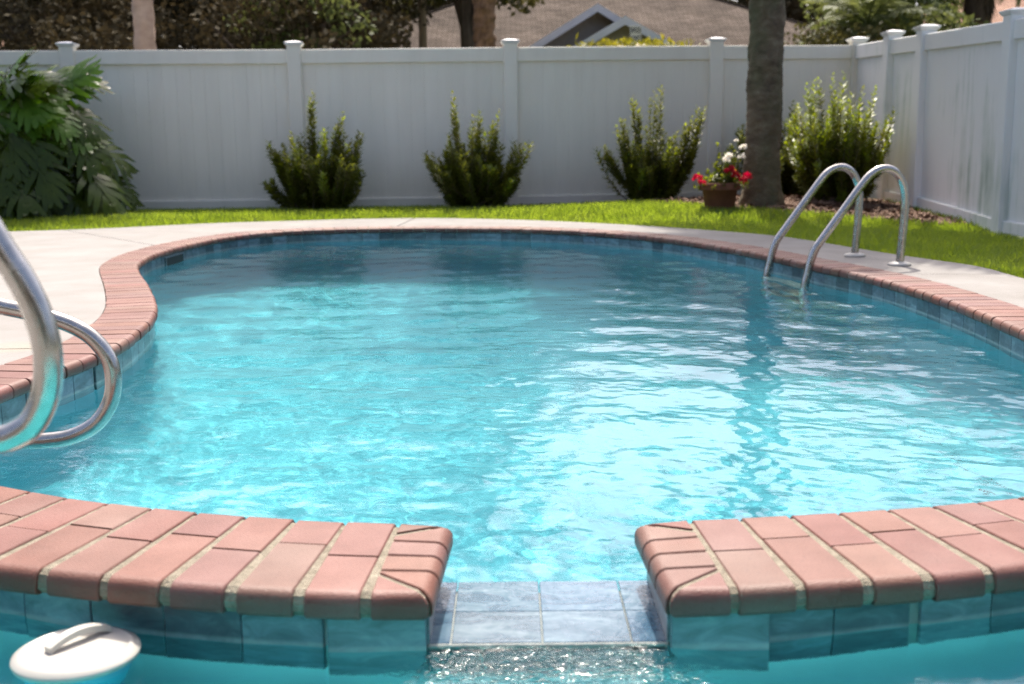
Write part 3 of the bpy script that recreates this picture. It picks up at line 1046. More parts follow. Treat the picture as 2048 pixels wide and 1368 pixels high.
def wall_coping(F_, B_, tipF, tipB, side, label):
    """side = -1 for the left coping, +1 for the right one; tips are the corners at the notch"""
    F = [np.array(p) + np.array([0, -0.008]) for p in F_]
    B = [np.array(p) + np.array([0, 0.006]) for p in B_]
    tF = np.array(tipF) + np.array([0, -0.008]); tB = np.array(tipB) + np.array([0, 0.006])
    # mortar body, slightly inside the brick faces
    ring = [tF + np.array([side * 0.006, 0.006])] + [p + np.array([0, 0.006]) for p in F] + [p - np.array([0, 0.006]) for p in B[::-1]] + [tB + np.array([side * 0.006, -0.006])]
    prof = [(0.010, -T_COP + 0.001), (0.0, -T_COP + 0.012), (0.0, -0.022), (0.006, -0.010), (0.019, -0.0035)]
    rn = np.array(ring)
    if area(rn) < 0: rn = rn[::-1].copy()
    n = len(rn)
    t1 = rn - np.roll(rn, 1, 0); t2 = np.roll(rn, -1, 0) - rn
    t1 /= np.linalg.norm(t1, axis=1)[:, None]; t2 /= np.linalg.norm(t2, axis=1)[:, None]
    nn = np.c_[t1[:, 1], -t1[:, 0]] + np.c_[t2[:, 1], -t2[:, 0]]
    nn /= (np.linalg.norm(nn, axis=1)[:, None] ** 2) / 2
    V, Fc = [], []
    for d, z in prof:
        for p, q in zip(rn, nn):
            V.append((p[0] - q[0] * d, p[1] - q[1] * d, z))
    for i in range(len(prof) - 1):
        for k in range(n):
            k2 = (k + 1) % n
            Fc.append((i * n + k, i * n + k2, (i + 1) * n + k2, (i + 1) * n + k))
    Fc.append(tuple(range(n - 1, -1, -1)))
    Fc.append(tuple((len(prof) - 1) * n + k for k in range(n)))
    root = obj("brick_coping", V, Fc, M['mortar'])
    tag(root, label, "coping", "two-row copings beside the spillway")
    cols = len(F) - 1
    for c in range(cols):
        wf0, wf1 = rnd.uniform(0.006, 0.012), rnd.uniform(0.008, 0.013)
        wb0, wb1 = rnd.uniform(0.003, 0.005), rnd.uniform(0.003, 0.005)
        uF = (F[c + 1] - F[c]); lF = np.linalg.norm(uF); uF /= lF
        uB = (B[c + 1] - B[c]); lB = np.linalg.norm(uB); uB /= lB
        a0 = F[c] + uF * wf0; a1 = F[c + 1] - uF * wf1
        b0 = B[c] + uB * wb0; b1 = B[c + 1] - uB * wb1
        sp = (0.485 if c % 2 == 0 else 0.615) + rnd.uniform(-0.012, 0.012)
        g = 0.008
        m0a = a0 + (b0 - a0) * (sp - g); m1a = a1 + (b1 - a1) * (sp - g)
        m0b = b0 + (a0 - b0) * (1 - sp - g); m1b = b1 + (a1 - b1) * (1 - sp - g)
        brick(root, a0, a1, m1a, m0a, dz=rnd.uniform(-0.001, 0.001))
        brick(root, b0, b1, m1b, m0b, dz=rnd.uniform(-0.001, 0.001))
    # end block turned towards the notch: two whole pieces, two mitred ones and two corner triangles
    sx = -side
    jF = F[0] + np.array([sx * 0.008, 0]); jB = B[0] + np.array([sx * 0.005, 0])
    dE = tB - tF
    def E(t): return tF + dE * t                  # along the notch edge
    def I(t): return jF + (jB - jF) * t           # along the inner joint
    g = 0.0095
    cuts = [0.30, 0.50, 0.70]
    inn0, inn1 = 0.215, 0.80                      # where the mitre joints meet the inner joint
    brick(root, E(cuts[0] + g), E(cuts[1] - g), I(cuts[1] - g), I(cuts[0] + g))
    brick(root, E(cuts[1] + g), E(cuts[2] - g), I(cuts[2] - g), I(cuts[1] + g))
    m = 0.006
    # mitred end pieces
    brick(root, E(0.0) + np.array([0, m * 1.6]), E(cuts[0] - g), I(cuts[0] - g), I(inn0 + 0.055))
    brick(root, E(cuts[2] + g), E(1.0) - np.array([0, m * 1.6]), I(inn1 - 0.03), I(cuts[2] + g))
    # corner pieces with the nose towards spa / pool
    tri_f = I(inn0 + 0.01)
    brick(root, jF, tF + np.array([-sx * m, 0]), tri_f + np.array([sx * 0.001, 0]), tri_f)
    tri_b = I(inn1 + 0.02)
    brick(root, jB, tB + np.array([-sx * m, 0]), tri_b + np.array([sx * 0.001, 0]), tri_b)
    return root


wall_coping(LF, LB, (-0.128, 1.684), (-0.112, 2.012), -1, "two-row brick coping left of the tiled spillway, above the white floater")
wall_coping(RF, RB, (0.236, 1.684), (0.222, 2.012), 1, "two-row brick coping right of the tiled spillway, without a floater below")

# ------------------------------------------------------------------ waterline tiles
def tile_mesh(w, h, t, b=0.0015):
    v, f = bevel_box(-w / 2, w / 2, -t / 2, t / 2, -h / 2, h / 2, b)
    return mesh_from("tile", v, f, M['tile'])


tmesh = tile_mesh(0.1375, 0.148, 0.010)


def tile_band(name, outline, nrm, sel, label, pitch=0.1405, zc=-0.121):
    root = empty(name, (outline[0][0], outline[0][1], -0.2), label, "tile band")
    q = off(outline, nrm, 0.022)
    d = np.r_[0, np.cumsum(np.linalg.norm(np.diff(np.vstack([q, q[:1]]), axis=0), axis=1))]
    g = off(outline, nrm, 0.0245)[::2]
    gs = np.array([sel(p) for p in g])
    V = np.vstack([np.c_[g, np.full(len(g), -0.046)], np.c_[g, np.full(len(g), -0.196)]])
    Fc = [(j, len(g) + j, len(g) + (j + 1) % len(g), (j + 1) % len(g)) for j in range(len(g)) if gs[j] and gs[(j + 1) % len(g)]]
    go = obj("grout", V, Fc, M['grout'], root)
    go.cycles.is_caustics_receiver = True
    n = int(round(d[-1] / pitch))
    for i in range(n):
        s = (i + 0.5) * d[-1] / n
        k = int(np.searchsorted(d, s)) % len(q)
        p = q[k]
        if not sel(p): continue
        ang = math.atan2(nrm[k][1], nrm[k][0]) - PI / 2
        o = inst("tile", tmesh, (p[0], p[1], zc), ang, root)
        o.cycles.is_caustics_receiver = True
    return root


tile_band("waterline_tiles", pool, pool_n, lambda p: not (p[1] < 2.1 and NOTCH_L - 0.08 < p[0] < NOTCH_R + 0.08) and p[1] > 1.9,
          "row of slate blue tiles along the waterline of the big pool", 0.1405)
tile_band("waterline_tiles", spa, spa_n, lambda p: p[1] > 0.9 and not (NOTCH_L - 0.14 < p[0] < NOTCH_R + 0.14 and p[1] > 1.5),
          "row of slate blue tiles along the waterline of the near spa, under the two copings", 0.1405)
# shorter tiles below and beside the spillway
band_spill = empty("spillway", (0.055, 1.86, SPILL_Z), "shallow tiled spillway channel between the two brick copings", "spillway")
xs_ = [NOTCH_L, -0.104, 0.045, 0.190, NOTCH_R]
ys_ = [1.735, 1.862, 2.0]
for i in range(4):
    for j in range(2):
        v, f = bevel_box(xs_[i] + 0.0012, xs_[i + 1] - 0.0012, ys_[j] + 0.0005, ys_[j + 1] - 0.0004, SPILL_Z - 0.008, SPILL_Z, 0.0012)
        obj("tile", v, f, M['wet'], band_spill)
v, f = bevel_box(NOTCH_L - 0.002, NOTCH_R + 0.002, 1.7285, 1.7355, SPILL_Z - 0.014, SPILL_Z - 0.0006, 0.002)
obj("edge_trim", v, f, M['grout'], band_spill)
for x0, x1 in ((NOTCH_L - 0.16, NOTCH_L - 0.002), (NOTCH_R + 0.002, NOTCH_R + 0.16)):
    v, f = bevel_box(x0, x1, 1.717, 1.727, -0.206, -0.046, 0.0015)
    obj("tile", v, f, M['tile'], band_spill)
for x0, x1 in ((NOTCH_L, -0.104 + 0.05), (-0.05, 0.086), (0.09, 0.2), (0.204, NOTCH_R)):
    v, f = bevel_box(x0 + 0.001, x1 - 0.001, 1.717, 1.7255, -0.206, SPILL_Z - 0.015, 0.0015)
    obj("tile", v, f, M['tile'], band_spill)
for x0, x1 in ((NOTCH_L - 0.004, NOTCH_L + 0.003), (NOTCH_R - 0.003, NOTCH_R + 0.004)):
    v, f = bevel_box(x0, x1, 1.728, 2.005, SPILL_Z + 0.0005, -0.0455, 0.0015)
    obj("side_tile", v, f, M['tile'], band_spill)

# ------------------------------------------------------------------ water
def waves(x, y, seed, comps, dir_mean, dir_spread):
    r = np.random.default_rng(seed)
    z = np.zeros_like(x)
    for lam0, lam1, slope, cnt in comps:
        for _ in range(cnt):
            lam = math.exp(r.uniform(math.log(lam0), math.log(lam1)))
            k = 2 * PI / lam
            a = slope / k / math.sqrt(cnt) * 1.414
            th = dir_mean + r.normal() * dir_spread
            ph = r.uniform(0, 2 * PI)
            w = 0.25 * np.sin(k * 0.23 * (x * math.sin(th) - y * math.cos(th)) + ph * 3)   # bend the crests
            z += a * np.sin(k * (x * math.cos(th) + y * math.sin(th)) + ph + w * 3)
    return z


def water_sheet(name, outline, nrm, zlev, step, mat, zf, grow=0.0):
    lim = off(outline, nrm, 0.031)
    mn, mx = lim.min(0), lim.max(0)
    xs = np.arange(mn[0] - step, mx[0] + step, step)
    ys = [mn[1] - step]
    while ys[-1] < mx[1] + step:
        ys.append(ys[-1] + step * (0.7 + grow * (ys[-1] - mn[1])))
    ys = np.array(ys)
    X, Y = np.meshgrid(xs, ys)
    P = np.c_[X.ravel(), Y.ravel()]
    ok = inside(P, lim[::5])
    Z = zlev + zf(P[:, 0], P[:, 1])
    nx, ny = len(xs), len(ys)
    idx = np.arange(nx * ny).reshape(ny, nx)
    q = np.stack([idx[:-1, :-1], idx[:-1, 1:], idx[1:, 1:], idx[1:, :-1]], -1).reshape(-1, 4)
    q = q[ok[q].any(1)]
    used = np.unique(q)
    remap = np.full(nx * ny, -1); remap[used] = np.arange(len(used))
    V = np.c_[P, Z][used]
    o = obj(name, V, remap[q], mat, smooth=True, center=False)
    tag(o, kind="structure")
    o.cycles.is_caustics_caster = True
    return o


def pool_waves(x, y):
    near = np.clip((x + 1.6) / 1.8, 0.0, 1.0)             # calmer by the near-left steps
    left = np.clip(1 - near, 0, 1) * np.clip((5 - y) / 2, 0, 1)
    amp = 1.0 - 0.45 * left
    a = waves(x, y, 3, [(0.5, 1.2, 0.008, 8), (0.20, 0.5, 0.026, 16)], 1.25, 0.75)
    b = waves(x, y, 5, [(0.038, 0.09, 0.034, 40), (0.09, 0.20, 0.038, 26)], 1.15, 0.95)
    far = 1.05 - 0.50 * np.clip((y - 2.2) / 2.8, 0, 1)
    return (a + b * (0.55 + 0.45 * near) * far) * amp


pool_water = water_sheet("pool_water", pool, pool_n, POOL_Z, 0.007, M['pool_water'], pool_waves, 0.35)


def spa_waves(x, y):
    fall = np.exp(-((x - 0.06) / 0.26) ** 4) * np.clip((y - 1.35) / 0.25, 0, 1)
    a = waves(x, y, 9, [(0.12, 0.5, 0.045, 16)], 1.57, 1.2)
    b = waves(x, y, 13, [(0.028, 0.06, 0.055, 40)], 1.57, 0.8)
    return a + b * (0.10 + fall)


spa_water = water_sheet("spa_water", spa, spa_n, SPA_Z, 0.006, M['spa_water'], spa_waves)

# ------------------------------------------------------------------ fences
def fence(name, label, pts, ztop, mat, board_w=0.156, last_post=True, first_post=True):
    """pts: post positions; ztop: rail height at each post. Posts, rails and every board are parts"""
    root = empty(name, (pts[0][0], pts[0][1], 0), label, "fence")
    for i, (p, zt) in enumerate(zip(pts, ztop)):
        if (i == 0 and not first_post) or (i == len(pts) - 1 and not last_post):
            continue
        zg = float(lawn_z(p[0], p[1])) - 0.12
        h = 0.078
        q = pts[min(i + 1, len(pts) - 1)]; r_ = pts[max(i - 1, 0)]
        ang = math.atan2(q[1] - r_[1], q[0] - r_[0])
        v, f = bevel_box(-h, h, -h, h, zg, zt + 0.045, 0.006)
        post = inst("post", mesh_from("post", v, f, mat), (p[0], p[1], 0), ang, root)
        prof = [(0.076, zt + 0.035), (0.088, zt + 0.042), (0.100, zt + 0.062), (0.104, zt + 0.066), (0.104, zt + 0.076), (0.052, zt + 0.092), (0.0, zt + 0.100)]
        V, Fc = [], []
        for rr, z in prof:
            V += [(rr, rr, z), (-rr, rr, z), (-rr, -rr, z), (rr, -rr, z)]
        for k in range(len(prof) - 1):
            for j in range(4):
                Fc.append((k * 4 + j, k * 4 + (j + 1) % 4, k * 4 + 4 + (j + 1) % 4, k * 4 + 4 + j))
        cap = bpy.data.objects.new("post_cap", mesh_from("post_cap", V, Fc, M['fascia']))
        col.objects.link(cap); cap.parent = post
    bcache = {}
    for i in range(len(pts) - 1):
        a, b = Vector((*pts[i], 0)), Vector((*pts[i + 1], 0))
        u = (b - a).normalized(); L = (b - a).length
        ang = math.atan2(u.y, u.x)
        za, zb = ztop[i], ztop[i + 1]
        ga = float(lawn_z(*pts[i])) + 0.03; gb = float(lawn_z(*pts[i + 1])) + 0.03
        def rail(nm, z0a, z0b, hgt, th):
            V = []
            for s, z in ((0.07, z0a + (z0b - z0a) * 0.07 / L), (L - 0.07, z0b - (z0b - z0a) * 0.07 / L)):
                for yy, zz in ((-th, 0), (th, 0), (th, hgt - 0.006), (th - 0.006, hgt), (-th + 0.006, hgt), (-th, hgt - 0.006)):
                    V.append((s, yy, z + zz))
            Fc = [(k, (k + 1) % 6, 6 + (k + 1) % 6, 6 + k) for k in range(6)] + [(5, 4, 3, 2, 1, 0), (6, 7, 8, 9, 10, 11)]
            inst(nm, mesh_from(nm, V, Fc, mat), (a.x, a.y, 0), ang, root)
        rail("top_rail", za - 0.155, zb - 0.155, 0.155, 0.046)
        rail("bottom_rail", ga, gb, 0.10, 0.046)
        n = max(1, int(round((L - 0.15) / board_w)))
        w = (L - 0.15) / n
        for k in range(n):
            s = 0.075 + (k + 0.5) * w
            t = s / L
            z0 = ga + (gb - ga) * t + 0.06; z1 = za + (zb - za) * t - 0.10
            key = (round(w, 4), round(z1 - z0, 2))
            if key not in bcache:
                hz = (z1 - z0)
                v, f = bevel_box(-w / 2 + 0.0003, w / 2 - 0.0003, -0.011, 0.011, 0, hz, 0.0021)
                bcache[key] = mesh_from("board", v, f, mat)
            p = a + u * s
            inst("board", bcache[key], (p.x, p.y, z0), ang, root)
    return root


KF = 1.054
bx = [x * KF for x in (-9.35, -7.04, -4.72, -2.335, 0.010, 2.305, 3.93)]
back_pts = [(x, 13.6 + 0.08 * x) for x in bx]
back_z = [0.68 + (z - 0.68) * KF for z in (1.75, 1.765, 1.772, 1.776, 1.793, 1.806, 1.808)]
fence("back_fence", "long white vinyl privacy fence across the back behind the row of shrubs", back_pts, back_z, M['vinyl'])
side_pts = [back_pts[-1]] + [(x * KF, y * KF) for x, y in ((3.935, 12.02), (3.945, 11.08), (3.955, 9.16), (3.97, 7.3), (3.985, 5.4), (4.0, 3.5))]
side_z = [0.68 + (z - 0.68) * KF for z in (1.808, 1.762, 1.719, 1.642, 1.58, 1.53, 1.48)]
fence("side_fence", "white vinyl privacy fence along the right with grey-green stains on its boards", side_pts, side_z, M['stained'], first_post=False)

# ------------------------------------------------------------------ mulch bed and lawn
BED = [(-0.9, 13.4), (-0.5, 13.1), (0.4, 12.95), (1.0, 12.75), (1.5, 12.35), (2.05, 11.6), (2.75, 11.1), (3.35, 10.5), (4.07, 10.15), (4.07, 13.85), (2.3, 13.7), (0.0, 13.54)]
bed_poly = resample_closed(np.array(BED), 0.12)
g = np.array([(a, b) for a in np.arange(-1, 4.2, 0.2) for b in np.arange(10, 14.0, 0.2)])
g = g[inside(g, bed_poly) & (edge_dist(g, bed_poly) > 0.1)]
vo, tri = cdt_ring(bed_poly if area(bed_poly) > 0 else bed_poly[::-1], [], g)
tag(obj("mulch_bed", np.c_[vo, lawn_z(vo[:, 0], vo[:, 1]) + 0.004], tri, M['mulch'], center=False), kind="structure")
n = 5200
P = np.c_[rng.uniform(-0.95, 4.07, n * 3), rng.uniform(10.0, 13.85, n * 3)]
P = P[inside(P, bed_poly)][:n]
n = len(P)
z = lawn_z(P[:, 0], P[:, 1]) + rng.uniform(0.006, 0.028, n)
ln, wd = rng.uniform(0.015, 0.045, n), rng.uniform(0.008, 0.018, n)
a = rng.uniform(0, 2 * PI, n); tl = rng.normal(0, 0.35, n)
ux = np.c_[np.cos(a), np.sin(a), tl] * ln[:, None]
vx = np.c_[-np.sin(a), np.cos(a), rng.normal(0, 0.4, n)] * wd[:, None]
C0 = np.c_[P, z]
V = np.stack([C0 - ux - vx, C0 + ux - vx * 0.6, C0 + ux * 0.8 + vx, C0 - ux * 0.9 + vx * 0.8], 1).reshape(-1, 3)
Fq = np.arange(4 * n).reshape(n, 4)
mul = obj("mulch_chips", V, Fq, M['mulch'], center=False)
tag(mul, "reddish brown bark mulch spread under the palm and the shrubs", "mulch", kind="stuff")


def grass_blades(P, hmin, hmax, wid):
    n = len(P)
    z = lawn_z(P[:, 0], P[:, 1]) - 0.015
    h = rng.uniform(hmin, hmax, n) * (0.75 + 0.5 * rng.random(n))
    a = rng.uniform(0, 2 * PI, n)
    lean = rng.uniform(0.1, 0.7, n) * h
    w = wid * rng.uniform(0.7, 1.3, n)
    b = np.c_[P, z]
    d = np.c_[np.cos(a), np.sin(a), np.zeros(n)]
    s = np.c_[-np.sin(a), np.cos(a), np.zeros(n)] * w[:, None]
    m_ = b + d * (lean * 0.35)[:, None] + np.c_[np.zeros((n, 2)), h * 0.6]
    t = b + d * lean[:, None] + np.c_[np.zeros((n, 2)), h]
    V = np.stack([b - s, b + s, m_ - s * 0.8, m_ + s * 0.8, t], 1).reshape(-1, 3)
    i = np.arange(n)[:, None] * 5
    F3 = np.concatenate([i + np.array([[0, 1, 3]]), i + np.array([[0, 3, 2]]), i + np.array([[2, 3, 4]])], 0)
    return V, F3


cnt = 520000
P = np.c_[rng.uniform(-8.5, 4.12, cnt), rng.uniform(4.2, 13.6, cnt)]
P = P[P[:, 1] < 13.56 + 0.08 * P[:, 0]]
P = P[~inside(P, off(deck_out, normals_out(deck_out), 0.012)[::2])]
P = P[~inside(P, bed_poly[::2])]
V, F3 = grass_blades(P, 0.04, 0.07, 0.0038)
grass = obj("grass", V, F3, M['grass'], center=False)
tag(grass, "bright green mown lawn grass between the pool deck and the fence", "grass", kind="stuff")

# ------------------------------------------------------------------ leaf helpers
def leaf_quads(C, D, Nn, length, width, fold=0.25):
    """pointed folded leaves: 6 vertices, 4 triangles each"""
    n = len(C)
    D = D / np.linalg.norm(D, axis=1)[:, None]
    S = np.cross(D, Nn); S /= np.linalg.norm(S, axis=1)[:, None] + 1e-9
    U = np.cross(S, D)
    L = np.broadcast_to(np.asarray(length, float), (n,))[:, None]; W_ = np.broadcast_to(np.asarray(width, float), (n,))[:, None]
    base = C; tip = C + D * L - U * L * 0.10
    mid = C + D * L * 0.5 - U * W_ * fold
    l = C + D * L * 0.45 - S * W_; r = C + D * L * 0.45 + S * W_
    V = np.stack([base, l, r, mid, tip], 1).reshape(-1, 3)
    i = np.arange(n)[:, None] * 5
    F3 = np.concatenate([i + np.array([[0, 3, 1]]), i + np.array([[0, 2, 3]]), i + np.array([[1, 3, 4]]), i + np.array([[3, 2, 4]])], 0)
    return V, F3


def shrub(x, y, width, height, seed, label, shoots=120, new=0.08, lean=(0, 0), low_spread=1.0, leaf=0.078, branches=(), group="clipped shrubs in front of the back fence"):
    r = np.random.default_rng(seed)
    zg = float(lawn_z(x, y))
    root = empty("shrub", (x, y, zg), label, "shrub", group)
    Cs, Ds, Ns, Ls, young_lit = [], [], [], [], []
    stems = []
    for i in range(shoots + 5 * len(branches)):
        az = r.uniform(0, 2 * PI)
        cz = 1.0 - 1.92 * r.random() ** 0.72
        rh = math.sqrt(max(0, 1 - cz * cz))
        k = r.uniform(0.45, 0.98) if i % 7 else r.uniform(0.98, 1.12)
        end = np.array([math.cos(az) * rh * width / 2 * low_spread * k, math.sin(az) * rh * width / 2 * 0.85 * k, height * (0.46 + 0.46 * cz * k)])
        end[:2] += np.array(lean) * end[2]
        if i >= shoots:                                       # long single branches that leave the mass
            bx_, bz_ = branches[(i - shoots) // 5]
            end = np.array([bx_, -0.15 * r.random(), bz_]) * r.uniform(0.84, 1.06) + r.normal(0, 0.028, 3)
        st = np.array([r.normal(0, 0.11), r.normal(0, 0.09), 0.0])
        ctrl = np.array([end[0] * 0.78, end[1] * 0.78, end[2] * 0.30])
        # the outer part of each shoot turns upwards
        end2 = end + np.array([0, 0, 0.05 + 0.09 * r.random()])
        T = np.linspace(0, 1, 14)[:, None]
        path = (1 - T) ** 2 * st + 2 * T * (1 - T) * ctrl + T ** 2 * end2
        stems.append(tube([tuple(np.array([x, y, zg]) + p) for p in path[::3]], [0.008, 0.007, 0.005, 0.004, 0.003][:len(path[::3])], 4, False))
        nl = int(58 + 30 * r.random())
        for q in range(nl):
            t = 0.22 + 0.78 * (q + r.random()) / nl
            p = (1 - t) ** 2 * st + 2 * t * (1 - t) * ctrl + t ** 2 * end2
            d = 2 * (1 - t) * (ctrl - st) + 2 * t * (end2 - ctrl)
            d /= np.linalg.norm(d)
            ph = q * 2.4 + r.normal() * 0.4
            a_ = np.cross(d, [0.3, 0.5, 0.8]); a_ /= np.linalg.norm(a_); b_ = np.cross(d, a_)
            o_ = a_ * math.cos(ph) + b_ * math.sin(ph)
            Cs.append(p + np.array([x, y, zg])); Ds.append(o_ * 0.85 + d * (0.35 + 0.55 * t)); Ns.append(d)
            Ls.append(leaf * (0.75 + 0.5 * r.random()) * (1.0 if t < 0.95 else 0.7))
            young_lit.append(i < shoots * new and t > 0.62 or (t > 0.9 and r.random() < new * 1.5))  # lighter leaves: new growth together with painted backlit patches
    Cs, Ds, Ns, Ls, young_lit = map(np.array, (Cs, Ds, Ns, Ls, young_lit))
    v, f = merge(stems)
    obj("stems", v, f, M['bark'], root)
    V, F3 = leaf_quads(Cs[~young_lit], Ds[~young_lit], Ns[~young_lit], Ls[~young_lit], Ls[~young_lit] * 0.21)
    tag(obj("foliage", V, F3, M['shrub'], root), kind="stuff")
    if young_lit.any():
        V, F3 = leaf_quads(Cs[young_lit], Ds[young_lit], Ns[young_lit], Ls[young_lit] * 1.05, Ls[young_lit] * 0.22)
        tag(obj("young_lit_shoots", V, F3, M['shrub_new_lit'], root), kind="stuff")
    return root


shrub(-2.14, 12.85, 1.02, 1.02, 21, "bushy dark shrub with a few yellow-green shoots, nearest to the big philodendron", 140, 0.10, (0.03, 0), branches=((-0.62, 0.24), (-0.50, 0.62), (-0.06, 1.17), (0.28, 0.98), (0.46, 0.66), (-0.42, 0.52)))
shrub(-0.39, 12.9, 1.00, 0.95, 22, "dome-shaped dark shrub right under the middle fence post", 150, 0.06, branches=((0.58, 0.62), (0.42, 0.36), (0.22, 0.94), (-0.24, 1.06), (-0.52, 0.52), (0.05, 0.92)))
shrub(1.59, 12.95, 0.92, 0.90, 23, "open dark shrub with long side branches, left of the flower pot", 85, 0.10, branches=((0.54, 0.93), (0.40, 0.80), (-0.58, 0.50), (-0.36, 0.86), (0.03, 1.14), (-0.20, 1.02), (0.50, 0.55)))
shrub(3.05, 13.2, 1.05, 1.22, 24, "dark shrub half hidden behind the palm trunk", 150, 0.12)
shrub(3.45, 12.1, 1.10, 1.36, 25, "large bright yellow-green shrub behind the pool ladder", 200, 0.42, leaf=0.07)

# ------------------------------------------------------------------ split-leaf philodendron
def lobed_leaf(length, width, lobes, seed, mat, curl=0.25):
    """deeply cut leaf: midrib strip plus finger-like lobes on both sides, drooping towards the tip"""
    r = random.Random(seed)
    V, Fc = [], []
    def bend(px, py, pz=0.0):
        t = px / length
        return (px, py, pz - curl * length * t * t - 0.18 * abs(py) * abs(py) / width)
    n = 7
    for i in range(n + 1):                         # midrib
        t = i / n; w = 0.055 * width * (1.25 - t)
        V += [bend(t * length, -w, 0.004), bend(t * length, w, 0.004)]
    for i in range(n):
        Fc.append((2 * i, 2 * i + 2, 2 * i + 3, 2 * i + 1))
    for s in (-1, 1):
        for k in range(lobes):
            t = (k + 0.35) / lobes
            ll = width * (0.60 * math.sin(PI * min(1, 0.22 + 0.78 * t * 0.98)) + 0.16) * r.uniform(0.85, 1.1)
            a = R(68 - 50 * t + r.uniform(-5, 5)) if k else R(112)
            bx0 = t * length
            bw = length / lobes * 0.40
            dx, dy = math.cos(a), s * math.sin(a)
            nx, ny = -dy * s, dx * s
            base = len(V)
            prof = [(0.0, 0.75), (0.30, 0.92), (0.62, 0.86), (0.86, 0.55), (1.0, 0.05)]
            for u, ww in prof:
                wv = 0.012 * math.sin(u * 9 + k)
                for sg in (-1, 1):
                    x_ = bx0 + dx * ll * u + nx * bw * ww * sg
                    y_ = dy * ll * u + ny * bw * ww * sg
                    V.append(bend(x_, y_, wv - 0.08 * ll * u * u))
            for i in range(len(prof) - 1):
                q = (base + 2 * i, base + 2 * i + 2, base + 2 * i + 3, base + 2 * i + 1)
                Fc.append(q)
    return mesh_from("leaf", V, Fc, mat, smooth=True)


def philodendron(x, y, label):
    zg = float(lawn_z(x, y))
    root = empty("philodendron", (x, y, zg), label, "plant")
    r = random.Random(5)
    shapes = [lobed_leaf(0.54, 0.46, 6, s, M['philo'], c) for s, c in ((1, 0.18), (2, 0.30), (3, 0.40), (4, 0.26))]
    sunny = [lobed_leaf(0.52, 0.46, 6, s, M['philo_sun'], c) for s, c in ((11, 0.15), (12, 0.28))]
    for i in range(185):
        az = r.uniform(0, 2 * PI)
        if i >= 70:                                  # more leaves on the side that faces the pool
            az = r.uniform(-2.6, 0.6)
        el = math.asin(r.uniform(0.02, 0.97))
        if i >= 155: el = r.uniform(0.75, 1.4)
        ex = 1.08 * math.cos(az) * math.cos(el); ey = 0.75 * math.sin(az) * math.cos(el); ez = 0.12 + 1.50 * math.sin(el)
        k = r.uniform(0.72, 1.0)
        e = Vector((ex * k, ey * k, ez * k))
        s = Vector((ex * 0.08, ey * 0.08, 0.15 + 0.25 * r.random()))
        c = Vector((ex * 0.45, ey * 0.45, ez * 1.0 + 0.2))
        pts = [s * (1 - t) ** 2 + c * 2 * t * (1 - t) + e * t * t for t in np.linspace(0, 1, 6)]
        v, f = tube([p + Vector((x, y, zg)) for p in pts], 0.009, 5, False)
        pet = obj("petiole", v, f, M['stem'], root, True)
        d = Vector((ex, ey, 0)).normalized() if Vector((ex, ey, 0)).length > 0.05 else Vector((1, 0, 0))
        up = 0.75 * (el / (PI / 2)) - 0.95 + r.uniform(-0.25, 0.2)
        if el > 1.0: up = r.uniform(-0.25, 0.55)
        d = (d + Vector((r.uniform(-0.35, 0.35), r.uniform(-0.35, 0.35), up))).normalized()
        nrm = Vector((ex * 0.8 + r.uniform(-0.2, 0.2), ey * 0.9 - 0.30, 0.42)).normalized()
        side = nrm.cross(d).normalized(); nrm = d.cross(side)
        rot = Matrix((d, side, nrm)).transposed().to_4x4()
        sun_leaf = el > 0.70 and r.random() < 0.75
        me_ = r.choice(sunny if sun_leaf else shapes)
        lf = bpy.data.objects.new("leaf", me_)
        col.objects.link(lf); lf.parent = root
        lf.matrix_local = Matrix.Translation(e) @ rot @ Matrix.Scale(r.uniform(0.75, 1.12), 4)
    return root


philodendron(-5.36, 12.25, "huge split-leaf philodendron with deeply cut glossy leaves against the fence on the left")

# ------------------------------------------------------------------ palm tree in the yard (crown above the frame, it shades lawn and deck)
def frond_mesh(length, leaflets, lw, ll, droop, seed, mat, name="frond"):
    r = np.random.default_rng(seed)
    T = np.linspace(0, 1, 10)
    def P(t): return np.array([length * (t - 0.18 * droop * t * t), 0, length * (0.30 * t - droop * t * t)])
    v, f = tube([tuple(P(t)) for t in T], list(0.020 * (1.15 - T)), 5, False)
    C, D, Nn, L = [], [], [], []
    for i in range(leaflets):
        t = 0.16 + 0.84 * i / (leaflets - 1)
        p = P(t); q = P(min(1, t + 0.02)) - P(t - 0.02); q /= np.linalg.norm(q)
        for s in (-1, 1):
            d = np.array([0, s, 0]) * 0.85 + q * (0.45 + 0.4 * t) + np.array([0, 0, -0.25 - 0.2 * r.random()])
            C.append(p); D.append(d + r.normal(0, 0.05, 3)); Nn.append(np.array([0.2, 0, 1.0])); L.append(ll * (0.55 + 0.6 * math.sin(PI * (0.15 + 0.8 * t))) * r.uniform(0.85, 1.1))
    V, F3 = leaf_quads(np.array(C), np.array(D), np.array(Nn), np.array(L), np.full(len(L), lw), 0.3)
    n0 = len(v)
    Va = np.vstack([np.array(v), V])
    Fa = [tuple(q) for q in f] + [tuple(int(a) + n0 for a in t) for t in F3]
    return mesh_from(name, Va.tolist(), Fa, mat)


